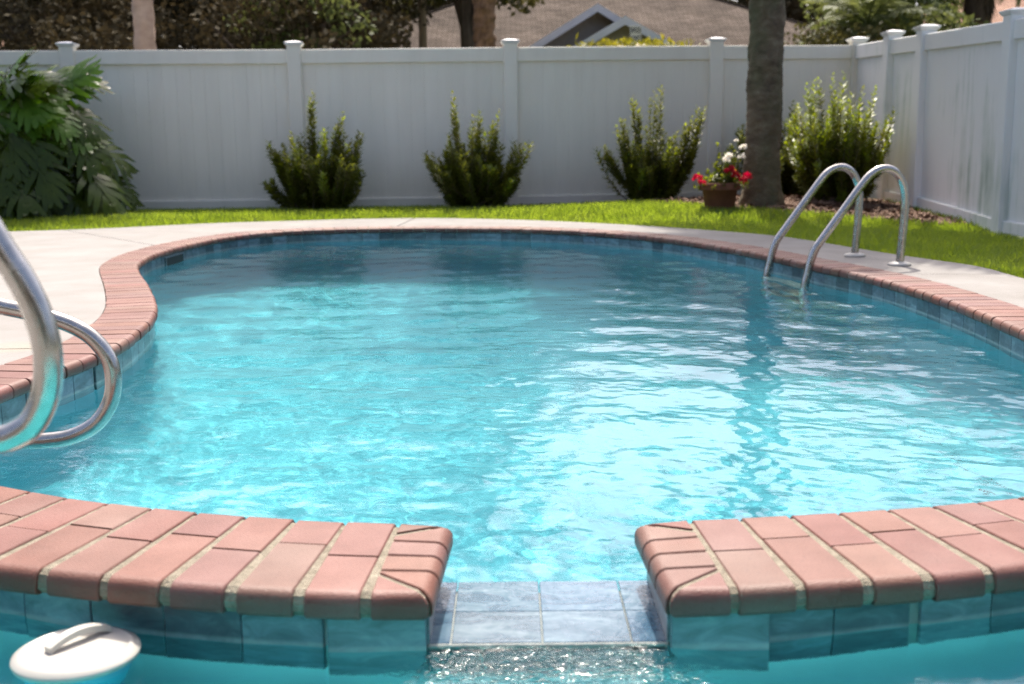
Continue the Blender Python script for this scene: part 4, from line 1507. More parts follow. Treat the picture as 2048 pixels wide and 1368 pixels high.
def palm_crown(root, top, n, length, seed, mat, leaflets=34, el0=-0.35, el1=1.25, droop=0.45, lw=0.02, ll=0.5):
    r = random.Random(seed)
    shapes = [frond_mesh(length, leaflets, lw, ll, droop * k, seed + j, mat) for j, k in enumerate((0.7, 1.0, 1.3))]
    for i in range(n):
        az = i * 2.399 + r.uniform(-0.2, 0.2)
        el = el0 + (el1 - el0) * (i + 0.5) / n
        o = bpy.data.objects.new("frond", r.choice(shapes))
        col.objects.link(o); o.parent = root
        o.matrix_local = Matrix.Translation(Vector(top) - wloc(root)) @ Matrix.Rotation(az, 4, 'Z') @ Matrix.Rotation(-el, 4, 'Y') @ Matrix.Scale(r.uniform(0.85, 1.1), 4)


def trunk_mesh(x, y, z0, z1, r0, r1, seed, rings=150, seg=40, lump=0.012, ring_amp=0.006, ring_pitch=0.085, flare=0.10, lean=(0, 0)):
    r = np.random.default_rng(seed)
    zz = np.linspace(z0, z1, rings)
    a = np.linspace(0, 2 * PI, seg, endpoint=False)
    Z, A = np.meshgrid(zz, a, indexing='ij')
    t = (Z - z0) / (z1 - z0)
    rad = r0 + (r1 - r0) * t + flare * np.exp(-(Z - z0) / 0.16)
    for k in range(14):
        m = r.integers(1, 9); fz = r.uniform(2, 22); ph = r.uniform(0, 2 * PI, 2)
        rad = rad + lump / 3.5 * np.sin(m * A + ph[0] + 0.8 * np.sin(fz * 0.3 * Z)) * np.sin(fz * Z + ph[1])
    sc = (Z + 0.018 * np.sin(3 * A + 5) + 0.01 * np.sin(7 * A)) / ring_pitch
    rad = rad + ring_amp * (np.abs((sc % 1) - 0.5) * 2 - 0.5) + r.normal(0, 0.0016, rad.shape)
    V = np.stack([x + lean[0] * t + rad * np.cos(A), y + lean[1] * t + rad * np.sin(A), Z], -1).reshape(-1, 3)
    i = np.arange(rings * seg).reshape(rings, seg)
    q = np.stack([i[:-1], np.roll(i[:-1], -1, 1), np.roll(i[1:], -1, 1), i[1:]], -1).reshape(-1, 4)
    return V, q


px_, py_ = 2.56, 11.7
palm = empty("palm_tree", (px_, py_, float(lawn_z(px_, py_))), "palm with thick grey-brown trunk standing in front of the fence right of the flower pot", "palm tree")
V, q = trunk_mesh(px_, py_, float(lawn_z(px_, py_)) - 0.1, 4.75, 0.178, 0.165, 3, 260, 56, lean=(0.02, 0.0))
obj("trunk", V, q, M['palm_trunk'], palm, True)
palm_crown(palm, (px_ + 0.02, py_, 4.75), 36, 2.35, 31, M['palm_leaf'], 44, -0.45, 1.2, 0.36, 0.026, 0.62)

# ------------------------------------------------------------------ flower pot
potx, poty = 2.09, 11.45
potz = float(lawn_z(potx, poty))
pot = empty("flower_pot", (potx, poty, potz), "terracotta pot with red and white flowers on the mulch left of the palm", "flower pot")
v, f = lathe([(0.0, 0.0), (0.138, 0.0), (0.146, 0.012), (0.172, 0.185), (0.195, 0.187), (0.199, 0.20), (0.203, 0.25), (0.198, 0.262), (0.182, 0.262), (0.176, 0.22), (0.0, 0.215)], 40, (potx, poty, potz))
obj("pot", v, f, M['terracotta'], pot, True)
r = np.random.default_rng(44)
C, D, L = [], [], []
stems = []
for i in range(85):
    az = r.uniform(0, 2 * PI); sp = r.uniform(0, 1) ** 0.6
    tall = r.random() < 0.35
    if tall:
        e = np.array([0.10 + r.normal(0, 0.07), r.normal(0, 0.07), 0.34 + 0.32 * r.random()])
    else:
        e = np.array([math.cos(az) * 0.27 * sp, math.sin(az) * 0.24 * sp, 0.25 + 0.13 * r.random() - 0.05 * sp])
    s = np.array([math.cos(az) * 0.08, math.sin(az) * 0.08, 0.20])
    stems.append(tube([tuple(np.array([potx, poty, potz]) + s), tuple(np.array([potx, poty, potz]) + (s + e) / 2 + [0, 0, 0.04]), tuple(np.array([potx, poty, potz]) + e)], 0.003, 4, False))
    for k in range(11):
        t = r.uniform(0.35, 1.0)
        p = s * (1 - t) + e * t + r.normal(0, 0.012, 3)
        C.append(p + [potx, poty, potz]); D.append(r.normal(0, 1, 3) + [0, 0, 0.5]); L.append(r.uniform(0.03, 0.06))
V, F3 = leaf_quads(np.array(C), np.array(D), r.normal(0, 0.4, (len(C), 3)) + [0, 0, 1], np.array(L), np.array(L) * 0.3)
half = len(C) // 2
tag(obj("foliage", V, F3, M['shrub'], pot), kind="stuff")
V, F3 = leaf_quads(np.array(C)[::3] + [0, 0, 0.015], np.array(D)[::3] + [0, 0, 0.5], r.normal(0, 0.4, (len(C[::3]), 3)) + [0, 0, 1], np.array(L)[::3], np.array(L)[::3] * 0.3)
tag(obj("young_leaves", V, F3, M['shrub_new_lit'], pot), kind="stuff")
v, f = merge(stems)
obj("stems", v, f, M['stem'], pot)


def blossom(name, c, rad, n, mat, seed):
    r = np.random.default_rng(seed)
    d = r.normal(0, 1, (n, 3)); d[:, 2] = np.abs(d[:, 2]) * 0.8 - 0.15
    d /= np.linalg.norm(d, axis=1)[:, None]
    V, F3 = leaf_quads(np.array(c) + d * rad * 0.35, d + r.normal(0, 0.25, (n, 3)), r.normal(0, 1, (n, 3)), rad * r.uniform(0.6, 0.9, n), rad * 0.34, 0.1)
    obj(name, V, F3, mat, pot)


for k, (dx, dy, dz, rr) in enumerate([(-0.245, -0.10, 0.30, 0.055), (-0.205, -0.16, 0.265, 0.045), (0.07, -0.14, 0.375, 0.06), (0.125, -0.15, 0.325, 0.05), (0.24, -0.10, 0.31, 0.058), (0.20, -0.15, 0.285, 0.045)]):
    blossom("red_flower", (potx + dx, poty + dy, potz + dz), rr, 34, M['red_petal'], 60 + k)
for k, (dx, dy, dz, rr) in enumerate([(0.035, -0.10, 0.475, 0.05), (0.065, -0.08, 0.52, 0.045), (0.215, -0.04, 0.60, 0.045), (0.195, -0.06, 0.51, 0.045), (0.15, 0.0, 0.67, 0.025)]):
    blossom("white_flower", (potx + dx, poty + dy, potz + dz), rr, 30, M['white_petal'], 80 + k)

# ------------------------------------------------------------------ ladder
def spline_open(pts, per=6):
    c = [Vector(p) for p in pts]
    c = [c[0] * 2 - c[1]] + c + [c[-1] * 2 - c[-2]]
    out = []
    for i in range(1, len(c) - 2):
        p0, p1, p2, p3 = c[i - 1], c[i], c[i + 1], c[i + 2]
        for k in range(per):
            t = k / per
            out.append(0.5 * ((2 * p1) + (p2 - p0) * t + (2 * p0 - 5 * p1 + 4 * p2 - p3) * t * t + (3 * p1 - p0 - 3 * p2 + p3) * t ** 3))
    out.append(c[-2])
    return out


RAIL = [(0, 0), (-0.007, 0.13), (-0.013, 0.26), (-0.016, 0.36), (-0.003, 0.45), (0.035, 0.518), (0.088, 0.552), (0.145, 0.552), (0.198, 0.525), (0.25, 0.470), (0.37, 0.312),
        (0.485, 0.160), (0.522, 0.108), (0.546, 0.045), (0.565, -0.04), (0.582, -0.13), (0.588, -0.35), (0.590, -0.70), (0.590, -1.0)]
ladder = empty("pool_ladder", (2.2, 6.9, 0), "stainless steel pool ladder with two curved handrails at the right edge of the pool", "ladder")
LA = [Vector((2.166, 7.165, 0)), Vector((2.254, 6.585, 0))]
LU = Vector((-0.985, -0.167, 0)).normalized()
for A in LA:
    path = [A + LU * p.x + Vector((0, 0, p.y)) for p in spline_open([(s, z, 0) for s, z in RAIL])]
    v, f = tube(path, 0.0235, 20)
    o = obj("handrail", v, f, M['steel'], ladder, True)
    o.cycles.is_caustics_receiver = True
    v, f = lathe([(0.0235, -0.003), (0.066, -0.003), (0.066, 0.006), (0.058, 0.014), (0.034, 0.020), (0.0235, 0.022)], 32, tuple(A))
    obj("flange", v, f, M['white_plastic'], ladder, True)
for z in (-0.132, -0.42, -0.71):
    a = LA[0] + LU * 0.587; b = LA[1] + LU * 0.587
    u = (b - a).normalized(); w = LU
    V = []
    for s in (a + u * 0.01, b - u * 0.01):
        for d, zz in ((-0.055, 0), (0.03, 0), (0.038, -0.008), (0.038, -0.026), (-0.055, -0.026)):
            V.append(s + w * d + Vector((0, 0, z + zz)))
    Fc = [(k, (k + 1) % 5, 5 + (k + 1) % 5, 5 + k) for k in range(5)] + [(4, 3, 2, 1, 0), (5, 6, 7, 8, 9)]
    o = obj("tread", V, Fc, M['white_plastic'], ladder)
    o.cycles.is_caustics_receiver = True

# ------------------------------------------------------------------ two grab rails at the left
def grab_rail(Y, hoop, rad, label, post_x, apex_z, lead, base_z=-0.003):
    root = empty("grab_rail", (post_x, Y, 0), label, "handrail", "curved steel grab rails at the left edge")
    hx0, hz0 = hoop[0]
    hx1, hz1 = hoop[-1]
    dx, dz = hoop[0][0] - hoop[1][0], hoop[0][1] - hoop[1][1]
    pts = [(post_x, base_z), (post_x, 0.25), (post_x + 0.01, apex_z - 0.16), (post_x + 0.06, apex_z - 0.05), (post_x + 0.16, apex_z), (post_x + 0.30, apex_z - 0.01)]
    sp = spline_open([(a, b, 0) for a, b in pts + lead + hoop + [(hx1 - 0.18, hz1 + 0.02), (hx1 - 0.36, hz1 + 0.10), (post_x + 0.015, hz1 + 0.30 if hz1 < 0.2 else hz1 + 0.1)]], 7)
    v, f = tube([(p.x, Y, p.y) for p in sp], rad, 28)
    obj("tube", v, f, M['steel'], root, True)
    v, f = lathe([(rad, -0.003), (0.066, -0.003), (0.066, 0.006), (0.058, 0.014), (0.034, 0.020), (rad, 0.022)], 32, (post_x, Y, 0))
    obj("flange", v, f, M['white_plastic'], root, True)
    return root


RAIL_BACK = [(-1.187, 0.334), (-1.119, 0.318), (-1.04, 0.294), (-0.984, 0.262), (-0.948, 0.216), (-0.936, 0.169), (-0.945, 0.109), (-0.981, 0.055), (-1.036, 0.024), (-1.096, 0.013), (-1.168, 0.012), (-1.25, 0.025)]
RAIL_FRONT = [(-0.673, 0.561), (-0.65, 0.52), (-0.632, 0.476), (-0.622, 0.429), (-0.623, 0.388), (-0.631, 0.354), (-0.649, 0.323), (-0.671, 0.307), (-0.695, 0.3), (-0.736, 0.299)]
grab_rail(2.62, RAIL_BACK, 0.0190, "farther and lower of the two curved steel grab rails, just above the pool water", -1.86, 0.47, [(-1.46, 0.425), (-1.36, 0.39), (-1.27, 0.358)])
grab_rail(1.50, RAIL_FRONT, 0.0190, "nearer and larger of the two curved steel grab rails, its loop over the spa", -1.66, 0.98, [(-1.20, 0.97), (-1.04, 0.93), (-0.90, 0.85), (-0.80, 0.755), (-0.735, 0.668), (-0.70, 0.612)])

# ------------------------------------------------------------------ chlorine floater in the spa
fx, fy, fz = -0.688, 1.681, -0.082
flo = empty("floater", (fx, fy, -0.13), "round white floating dispenser with an arched handle, in the spa under the left coping", "pool floater")
v, f = lathe([(0.0, 0.0), (0.05, -0.001), (0.078, -0.003), (0.080, -0.001), (0.084, -0.001), (0.0865, -0.0035), (0.0955, -0.007), (0.097, -0.011), (0.095, -0.016), (0.086, -0.017)], 56, (fx, fy, fz))
obj("lid", v, f, M['white_plastic'], flo, True)
v, f = lathe([(0.086, -0.017), (0.083, -0.030), (0.075, -0.075), (0.055, -0.15), (0.045, -0.22), (0.0, -0.225)], 40, (fx, fy, fz))
o = obj("body", v, f, M['blue_plastic'], flo, True)
o.cycles.is_caustics_receiver = True
ha, hb = Vector((-0.724, 1.660, fz)), Vector((-0.660, 1.745, fz))
hu = (hb - ha).normalized(); hw = Vector((-hu.y, hu.x, 0)) * 0.0085
V, Fc = [], []
for k in range(13):
    t = k / 12
    p = ha.lerp(hb, t); zc = 0.013 * (1 - (2 * t - 1) ** 2) - 0.001
    for sg, dz in ((-1, 0.0), (1, 0.0), (1, 0.010), (-1, 0.010)):
        V.append(p + hw * sg + Vector((0, 0, zc + dz)))
for k in range(12):
    for j in range(4):
        Fc.append((k * 4 + j, k * 4 + (j + 1) % 4, k * 4 + 4 + (j + 1) % 4, k * 4 + 4 + j))
Fc += [(0, 1, 2, 3), (51, 50, 49, 48)]
obj("handle", V, Fc, M['white_plastic'], flo)
# ------------------------------------------------------------------ skimmer mouth in the far-left waterline: a dark panel for the shaded recess
k = int(np.argmin(np.hypot(pool[:, 0] + 2.452, pool[:, 1] - 8.35)))
p, n = pool[k] + pool_n[k] * 0.0105, pool_n[k]
ang = math.atan2(n[1], n[0]) - PI / 2
skm = empty("skimmer_opening", (p[0], p[1], -0.13), "skimmer opening in the blue tiles at the far left, its shade a dark panel", "skimmer")
M['dark'] = simple("dark opening", (0.012, 0.02, 0.022), (0.02, 0.03, 0.03), 6, 0.6)  # near-black paint for the unlit inside of an opening
v, f = bevel_box(-0.19, 0.19, -0.004, 0.004, -0.065, 0.065, 0.001)
inst("mouth_shade", mesh_from("mouth_shade", v, f, M['dark']), (p[0], p[1], -0.128), ang, skm)
for bx0, bx1, bz0, bz1 in ((-0.21, 0.21, 0.065, 0.072), (-0.21, 0.21, -0.072, -0.065), (-0.21, -0.19, -0.065, 0.065), (0.19, 0.21, -0.065, 0.065)):
    v, f = bevel_box(bx0, bx1, -0.007, 0.004, bz0, bz1, 0.001)
    inst("frame", mesh_from("frame", v, f, M['tile']), (p[0], p[1], -0.128), ang, skm)

# ------------------------------------------------------------------ houses behind the fence
def quad_uv(name, quads, mat, parent):
    """planar quads / triangles with metre UVs (u along the eave, v up the slope)"""
    V, Fc, UV = [], [], []
    for q in quads:
        q = [Vector(p) for p in q]
        u = (q[1] - q[0]).normalized(); nrm = u.cross(q[2] - q[0]).normalized(); w = nrm.cross(u)
        n0 = len(V); V += [tuple(p) for p in q]; Fc.append(tuple(range(n0, n0 + len(q))))
        UV += [((p - q[0]).dot(u), (p - q[0]).dot(w)) for p in q]
    o = obj(name, V, Fc, mat, parent)
    uv = o.data.uv_layers.new(name="UVMap")
    for i, c in enumerate(UV):
        uv.data[i].uv = c
    return o


def hip_house(x0, x1, y0, y1, ze, slope, mat, label, wall=True):
    root = empty("house", ((x0 + x1) / 2, y0, 0), label, "house")
    h = (y1 - y0) / 2; zr = ze + h * slope; ym = (y0 + y1) / 2
    a, b, c, d = (x0, y0, ze), (x1, y0, ze), (x1, y1, ze), (x0, y1, ze)
    r0, r1 = (x0 + h, ym, zr), (x1 - h, ym, zr)
    quad_uv("roof", [[a, b, r1, r0], [b, c, r1], [c, d, r0, r1], [d, a, r0]], mat, root)
    v, f = tube([r0, r1], 0.07, 6); v2, f2 = tube([a, r0], 0.06, 6); v3, f3 = tube([b, r1], 0.06, 6)
    vv, ff = merge([(v, f), (v2, f2), (v3, f3)])
    obj("ridge_cap", vv, ff, mat, root)
    v, f = box(x0 + 0.5, x1 - 0.5, y0 + 0.5, y1 - 0.5, -0.1, ze - 0.05)
    obj("wall", v, f, M['stucco'], root)
    for q in ((x0, x1, y0 - 0.03, y0, ze - 0.2, ze), (x0 - 0.03, x0, y0, y1, ze - 0.2, ze), (x1, x1 + 0.03, y0, y1, ze - 0.2, ze)):
        v, f = box(*q); obj("fascia", v, f, M['fascia'], root)
    return root


def gable(root, xp, zp, y0, y1, half, slope, over=0.45):
    """gable end facing the yard: wall, two sloped roof sides and white barge boards"""
    ze = zp - half * slope
    e0, e1, pk = (xp - half, y0, ze), (xp + half, y0, ze), (xp, y0, zp)
    f0, f1, fk = (xp - half, y1, ze), (xp + half, y1, ze), (xp, y1, zp)
    quad_uv("gable_roof", [[f0, e0, pk, fk], [e1, f1, fk, pk]], M['shingle'], root)
    yw = y0 + over
    v = [(xp - half + 0.1, yw, ze - 3), (xp + half - 0.1, yw, ze - 3), (xp + half - 0.1, yw, ze), (xp, yw, zp - 0.12), (xp - half + 0.1, yw, ze),
         (xp - half + 0.1, yw + 0.2, ze - 3), (xp + half - 0.1, yw + 0.2, ze - 3), (xp + half - 0.1, yw + 0.2, ze), (xp, yw + 0.2, zp - 0.12), (xp - half + 0.1, yw + 0.2, ze)]
    obj("gable_wall", v, [(0, 1, 2, 3, 4), (9, 8, 7, 6, 5)] + [(k, 5 + k, 5 + (k + 1) % 5, (k + 1) % 5) for k in range(5)], M['stucco'], root)
    t = 0.21
    for sg in (-1, 1):
        a = Vector((xp, y0 - 0.02, zp + 0.02)); b = Vector((xp + sg * half, y0 - 0.02, ze + 0.02))
        V = []
        for p in (a, b):
            for dy, dz in ((0, 0), (0.05, 0), (0.05, -t), (0, -t)):
                V.append(p + Vector((0, dy, dz)))
        obj("barge_board", V, [(0, 1, 2, 3), (7, 6, 5, 4)] + [(k, 4 + k, 4 + (k + 1) % 4, (k + 1) % 4) for k in range(4)], M['fascia'], root)


h1 = hip_house(-8.2, 13.6, 33.0, 50.0, 2.55, 0.46, M['shingle'], "house with a broad brown shingle roof and two white-edged front gables beyond the fence")
gable(h1, 2.34, 4.44, 31.0, 39.5, 3.6, 0.60)
gable(h1, 2.93, 3.96, 29.6, 37.0, 2.6, 0.56)
hip_house(0.0, 17.0, 47.0, 57.0, 3.55, 0.52, M['shingle'], "brown shingle hip roof farther back, right of the palm trunk")
hip_house(-33.0, -11.2, 27.0, 40.0, 2.35, 0.50, M['shingle_red'], "reddish roofed house at the far left behind dark trees")
hip_house(8.4, 30.0, 30.0, 42.0, 3.0, 0.42, M['shingle_pink'], "house with a pale pink shingle roof above the side fence")

# ------------------------------------------------------------------ trees behind the fence
def crown_leaves(centers, radii, n, leaf, seed, flat=0.8):
    r = np.random.default_rng(seed)
    k = r.integers(0, len(centers), n)
    d = r.normal(0, 1, (n, 3)); d /= np.linalg.norm(d, axis=1)[:, None]
    rad = radii[k][:, None] * (0.35 + 0.65 * r.random((n, 1)) ** 0.45)
    C = centers[k] + d * rad * np.array([1, 1, flat])
    return leaf_quads(C, r.normal(0, 1, (n, 3)) + [0, 0, -0.3], r.normal(0, 1, (n, 3)) + [0, 0, 0.6], leaf * r.uniform(0.6, 1.3, n), leaf * 0.30, 0.2)


def tree(x, y, zc, rx, rz, clumps, n, leaf, seed, mat, label, trunk_r=0.2, group=None, name="oak_tree", clump_r=(0.5, 1.0), low=0.0):
    r = np.random.default_rng(seed)
    root = empty(name, (x, y, 0), label, "tree", group)
    d = r.normal(0, 1, (clumps, 3)); d /= np.linalg.norm(d, axis=1)[:, None]
    rad = r.random((clumps, 1)) ** 0.4
    cen = np.array([x, y, zc]) + d * rad * np.array([rx, rx, rz])
    cen[:, 2] = np.maximum(cen[:, 2], low)
    rr = r.uniform(*clump_r, clumps)
    V, F3 = crown_leaves(cen, rr, n, leaf, seed + 1)
    o = obj("crown", V, F3, mat, root)
    tag(o, kind="stuff")
    parts = [tube([(x, y, -0.1), (x + 0.05, y, zc * 0.5), (x + r.normal(0, .15), y, zc)], [trunk_r * 1.25, trunk_r, trunk_r * 0.6], 10, False)]
    for i in range(min(12, clumps)):
        c = cen[i]; h = zc * r.uniform(0.45, 0.8)
        parts.append(tube([(x + 0.04, y, h), tuple((np.array([x, y, h]) + c) / 2 + [0, 0, 0.25]), tuple(c)], [trunk_r * 0.5, trunk_r * 0.3, 0.02], 6, False))
    v, f = merge(parts)
    obj("trunk", v, f, M['bark'], root)
    return root


BT = "trees beyond the back fence"
tree(-9.6, 23.0, 5.6, 3.6, 3.3, 60, 15000, 0.17, 101, M['dark_leaf'], "dark dense tree in front of the reddish roof at the far left", group=BT)
tree(-5.4, 25.5, 5.0, 3.6, 3.4, 64, 16000, 0.17, 102, M['dark_leaf'], "dark spreading tree behind the pale pinkish trunk", group=BT)
tree(-3.0, 24.0, 5.9, 2.6, 3.3, 46, 13000, 0.16, 103, M['dark_leaf'], "dark tree left of the brown wooden pole, hiding the end of the brown roof", group=BT)
tree(-0.9, 25.5, 5.2, 2.3, 1.5, 30, 8000, 0.15, 104, M['oak_leaf'], "oak with hanging boughs behind the rough palm trunk, in front of the brown roof", group=BT, clump_r=(0.35, 0.75))
for k_, (x, y) in enumerate(((-19.5, 42.0), (-13.5, 43.0), (-8.5, 41.0), (-4.2, 44.5))):
    tree(x, y, 6.2, 3.6, 5.2, 60, 9000, 0.42, 131 + k_, M['dark_leaf'], ("leftmost", "second from left", "third from left", "rightmost")[k_] + " tall dark tree of the far row behind the left trees", 0.25, "far row of dark trees on the left", "tree", (1.2, 2.0), 0.8)
for x, y, w, hh, sd, lb in ((-11.5, 18.5, 2.4, 2.1, 111, "dark hedge shrub behind the fence at the far left"), (-7.6, 19.5, 2.6, 2.2, 112, "dark hedge shrub behind the fence left of the pinkish trunk"), (-3.9, 19.5, 2.2, 2.0, 113, "dark hedge shrub behind the fence right of the pinkish trunk")):
    tree(x, y, hh, w, 1.5, 40, 9000, 0.13, sd, M['dark_leaf'], lb, 0.06, "tall dark hedge shrubs behind the fence", "hedge_shrub", (0.4, 0.8), 0.5)
tree(-3.35, 19.0, 2.75, 1.0, 0.65, 16, 1700, 0.12, 119, M['palm_leaf'], "sunlit sprays of green leaves in front of the dark trees, above the second fence post", 0.04, None, "bush", (0.2, 0.4))
tree(9.5, 62.0, 8.0, 4.5, 3.5, 60, 10000, 0.35, 121, M['oak_leaf'], "distant green tree rising behind the brown roofs", 0.3, BT, clump_r=(0.9, 1.6))
tree(14.5, 58.0, 7.0, 3.6, 3.0, 50, 8000, 0.33, 122, M['dark_leaf'], "distant dark tree above the roof right of the palm trunk", 0.3, BT, clump_r=(0.9, 1.6))
tree(11.2, 52.5, 5.6, 0.9, 0.8, 14, 2400, 0.2, 123, M['yellow_leaf'], "small yellow-green tree peeking over the brown roof", 0.08, BT, clump_r=(0.35, 0.6))
tree(7.2, 24.5, 3.9, 1.0, 1.0, 24, 5200, 0.13, 124, M['palm_leaf'], "light green bush above the fence, right of the palm trunk", 0.06, "bushes behind the fence corner", "bush", (0.35, 0.6))
tree(5.75, 20.0, 2.15, 0.8, 0.6, 20, 3600, 0.11, 125, M['oak_leaf'], "rounded olive bush just behind the fence corner", 0.06, "bushes behind the fence corner", "bush", (0.35, 0.6))
tree(7.35, 20.3, 2.45, 0.5, 0.5, 14, 2600, 0.12, 126, M['palm_leaf'], "dusty green bush above the two corner posts of the fence", 0.06, "bushes behind the fence corner", "bush", (0.35, 0.6))
tree(9.0, 28.0, 4.7, 1.0, 1.2, 24, 5200, 0.15, 127, M['oak_leaf'], "brownish green tree left of the pink roof", 0.1, BT, clump_r=(0.4, 0.8))

# shaggy palms behind the fence
for (x, y, zt, n, ln, sd, lb) in ((6.3, 20.6, 2.75, 24, 1.35, 141, "small feathery palm behind the fence corner"), (7.35, 22.5, 3.45, 26, 1.35, 142, "taller feathery palm behind the fence corner")):
    pr = empty("palm_tree", (x, y, 0), lb, "palm tree", "small feathery palms behind the fence corner")
    V, q = trunk_mesh(x, y, -0.1, zt, 0.13, 0.11, sd, 40, 16, flare=0.03)
    obj("trunk", V, q, M['boots'], pr, True)
    palm_crown(pr, (x, y, zt), n, ln, sd, M['palm_leaf'], 22, -0.6, 1.2, 0.5, 0.030, 0.42)

# pale trunk, boot-covered trunk, thatched palm
pr = empty("palm_tree", (-5.27, 17.0, 0), "tall palm with smooth pale pinkish trunk before the dark trees on the left", "palm tree")
V, q = trunk_mesh(-5.27, 17.0, -0.1, 7.5, 0.140, 0.150, 151, 120, 28, 0.015, 0.002, 0.25, 0.05, (-0.03, 0))
obj("trunk", V, q, M['pink_bark'], pr, True)
palm_crown(pr, (-5.30, 17.0, 7.5), 22, 1.9, 152, M['palm_leaf'], 26)
pr = empty("palm_tree", (-0.42, 20.0, 0), "palm with rough brown trunk of old leaf bases, left of the middle fence post", "palm tree")
V, q = trunk_mesh(-0.42, 20.0, -0.1, 7.0, 0.165, 0.195, 153, 160, 30, 0.035, 0.03, 0.16, 0.05)
obj("trunk", V, q, M['boots'], pr, True)
palm_crown(pr, (-0.42, 20.0, 7.0), 22, 2.0, 154, M['palm_leaf'], 26)
pr = empty("palm_tree", (8.78, 22.0, 0), "palm with a dark skirt of dead fronds above a bare trunk at the upper right", "palm tree")
V, q = trunk_mesh(8.78, 22.0, -0.1, 5.0, 0.20, 0.20, 155, 90, 28, 0.02, 0.012, 0.12, 0.05)
obj("trunk", V, q, M['boots'], pr, True)
r = np.random.default_rng(156)
n = 1500
a = r.uniform(0, 2 * PI, n); zz = r.uniform(3.22, 5.0, n)
C = np.c_[8.78 + 0.20 * np.cos(a), 22.0 + 0.20 * np.sin(a), zz]
D = np.c_[np.cos(a) * 0.22, np.sin(a) * 0.22, np.full(n, -1.0)] + r.normal(0, 0.10, (n, 3))
V, F3 = leaf_quads(C, D, np.c_[np.cos(a), np.sin(a), np.full(n, 0.2)], r.uniform(0.25, 0.5, n), 0.025, 0.2)
tag(obj("thatch_skirt", V, F3, M['skirt'], pr), kind="stuff")
palm_crown(pr, (8.78, 22.0, 4.6), 26, 1.5, 157, M['palm_leaf'], 26, -1.15, 1.1, 0.5)

# ------------------------------------------------------------------ pole, street sign, street-side plant
pl = empty("wooden_pole", (-1.765, 24.0, 0), "plain brown wooden pole standing between the dark tree and the brown roof", "pole")
v, f = tube([(-1.765, 24, -0.1), (-1.765, 24, 4.0), (-1.76, 24, 8.5)], [0.088, 0.082, 0.07], 18)
obj("shaft", v, f, M['pole'], pl, True)
v, f = lathe([(0.072, 0), (0.075, 0.02), (0.05, 0.06), (0.0, 0.08)], 18, (-1.76, 24, 8.5))
obj("cap", v, f, M['galv'], pl, True)

SX, SY, SZ = 3.02, 28.0, 3.30
sg = empty("street_sign", (SX, SY, 0), "weathered white street sign with black letters reading SPEED LIMIT, in front of the gables", "street sign")
v, f = bevel_box(SX - 0.140, SX + 0.140, SY - 0.006, SY + 0.006, SZ - 0.36, SZ + 0.27, 0.003)
obj("plate", v, f, M['sign'], sg)
for bxs in ((SX - 0.128, SX + 0.128, SZ + 0.250, SZ + 0.257), (SX - 0.128, SX + 0.128, SZ - 0.347, SZ - 0.340), (SX - 0.128, SX - 0.121, SZ - 0.340, SZ + 0.250), (SX + 0.121, SX + 0.128, SZ - 0.340, SZ + 0.250)):
    v, f = box(bxs[0], bxs[1], SY - 0.010, SY - 0.0062, bxs[2], bxs[3]); obj("border", v, f, M['sign_black'], sg)
v, f = tube([(SX, SY + 0.03, -0.1), (SX, SY + 0.03, SZ + 0.1)], 0.025, 10)
obj("post", v, f, M['galv'], sg)
FONT = {'S': ["111", "100", "111", "001", "111"], 'P': ["111", "101", "111", "100", "100"], 'E': ["111", "100", "110", "100", "111"], 'D': ["110", "101", "101", "101", "110"],
        'L': ["100", "100", "100", "100", "111"], 'I': ["111", "010", "010", "010", "111"], 'M': ["10001", "11011", "10101", "10001", "10001"], 'T': ["111", "010", "010", "010", "010"]}


def letters(word, zc, h, width):
    cols = sum(len(FONT[c][0]) for c in word) + len(word) - 1
    cw = width / cols; x = SX - width / 2; rh = h / 5
    for c in word:
        bits = []
        for rI, row in enumerate(FONT[c]):
            for cI, b_ in enumerate(row):
                if b_ == '1':
                    bits.append(box(x + cI * cw, x + (cI + 1) * cw, SY - 0.0095, SY - 0.0062, zc + h / 2 - (rI + 1) * rh, zc + h / 2 - rI * rh))
        v, f = merge(bits)
        obj("letter", v, f, M['sign_black'], sg)
        x += cw * (len(FONT[c][0]) + 1)


letters("SPEED", SZ + 0.165, 0.11, 0.215)
letters("LIMIT", SZ - 0.015, 0.11, 0.215)

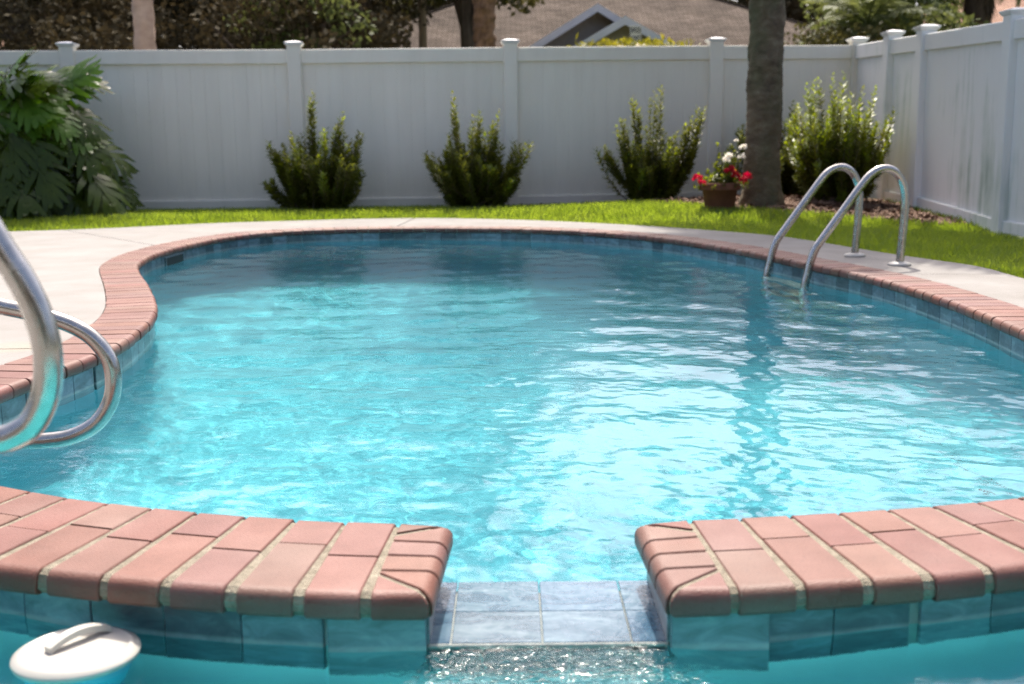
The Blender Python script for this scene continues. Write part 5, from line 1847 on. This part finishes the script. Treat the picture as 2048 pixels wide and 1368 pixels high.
fp = empty("flowering_bush", (3.0, 27.6, 0), "green bush with a few white blooms under the street sign", "bush")
r = np.random.default_rng(171)
n = 2600
C = np.c_[r.normal(3.0, 0.62, n), r.normal(27.5, 0.3, n), np.clip(r.normal(2.75, 0.22, n), 1.2, 3.12)]
V, F3 = leaf_quads(C, r.normal(0, 1, (n, 3)) + [0, 0, 0.6], r.normal(0, 1, (n, 3)), r.uniform(0.10, 0.22, n), 0.03)
tag(obj("foliage", V, F3, M['yellow_leaf'], fp), kind="stuff")
v, f = merge([tube([(3.0 + dx * 0.2, 27.6, 0), (3.0 + dx, 27.5, 2.6)], 0.02, 5, False) for dx in (-0.8, -0.4, 0, 0.4, 0.8)])
obj("stems", v, f, M['bark'], fp)
for dx, dz in ((-0.42, 3.02), (0.0, 3.04), (-0.75, 2.93), (-0.62, 2.9)):
    V, F3 = leaf_quads(np.tile([3.0 + dx, 27.1, dz], (14, 1)), r.normal(0, 1, (14, 3)), r.normal(0, 1, (14, 3)), 0.07, 0.03)
    obj("white_bloom", V, F3, M['white_petal'], fp)

# ------------------------------------------------------------------ unseen house behind the camera, added to darken reflections and near brick faces
ph = empty("sky_blocking_house", (0, -7.2, 0), "unseen taupe house with a covered patio, added behind the camera to block sky light", "house")
v, f = box(-9, 9, -7.4, -7.2, -0.1, 2.75); obj("wall", v, f, M['stucco'], ph)
quad_uv("roof", [[(9.5, -3.6, 2.72), (-9.5, -3.6, 2.72), (-9.5, -11.0, 5.6), (9.5, -11.0, 5.6)]], M['shingle'], ph)
v, f = box(-9.5, 9.5, -7.19, -3.62, 2.55, 2.66); obj("ceiling", v, f, M['stucco'], ph)
v, f = box(-9.5, 9.5, -3.615, -3.56, 2.48, 2.74); obj("fascia", v, f, M['fascia'], ph)
for x in (-9, -4.5, 0, 4.5, 9):
    v, f = bevel_box(x - 0.12, x + 0.12, -3.95, -3.71, -0.02, 2.55, 0.01); obj("column", v, f, M['stucco'], ph)
for x in (-5.5, 1.0):
    v, f = bevel_box(x, x + 3.4, -7.195, -7.15, 0.0, 2.2, 0.01); obj("sliding_door", v, f, M['dark'], ph)
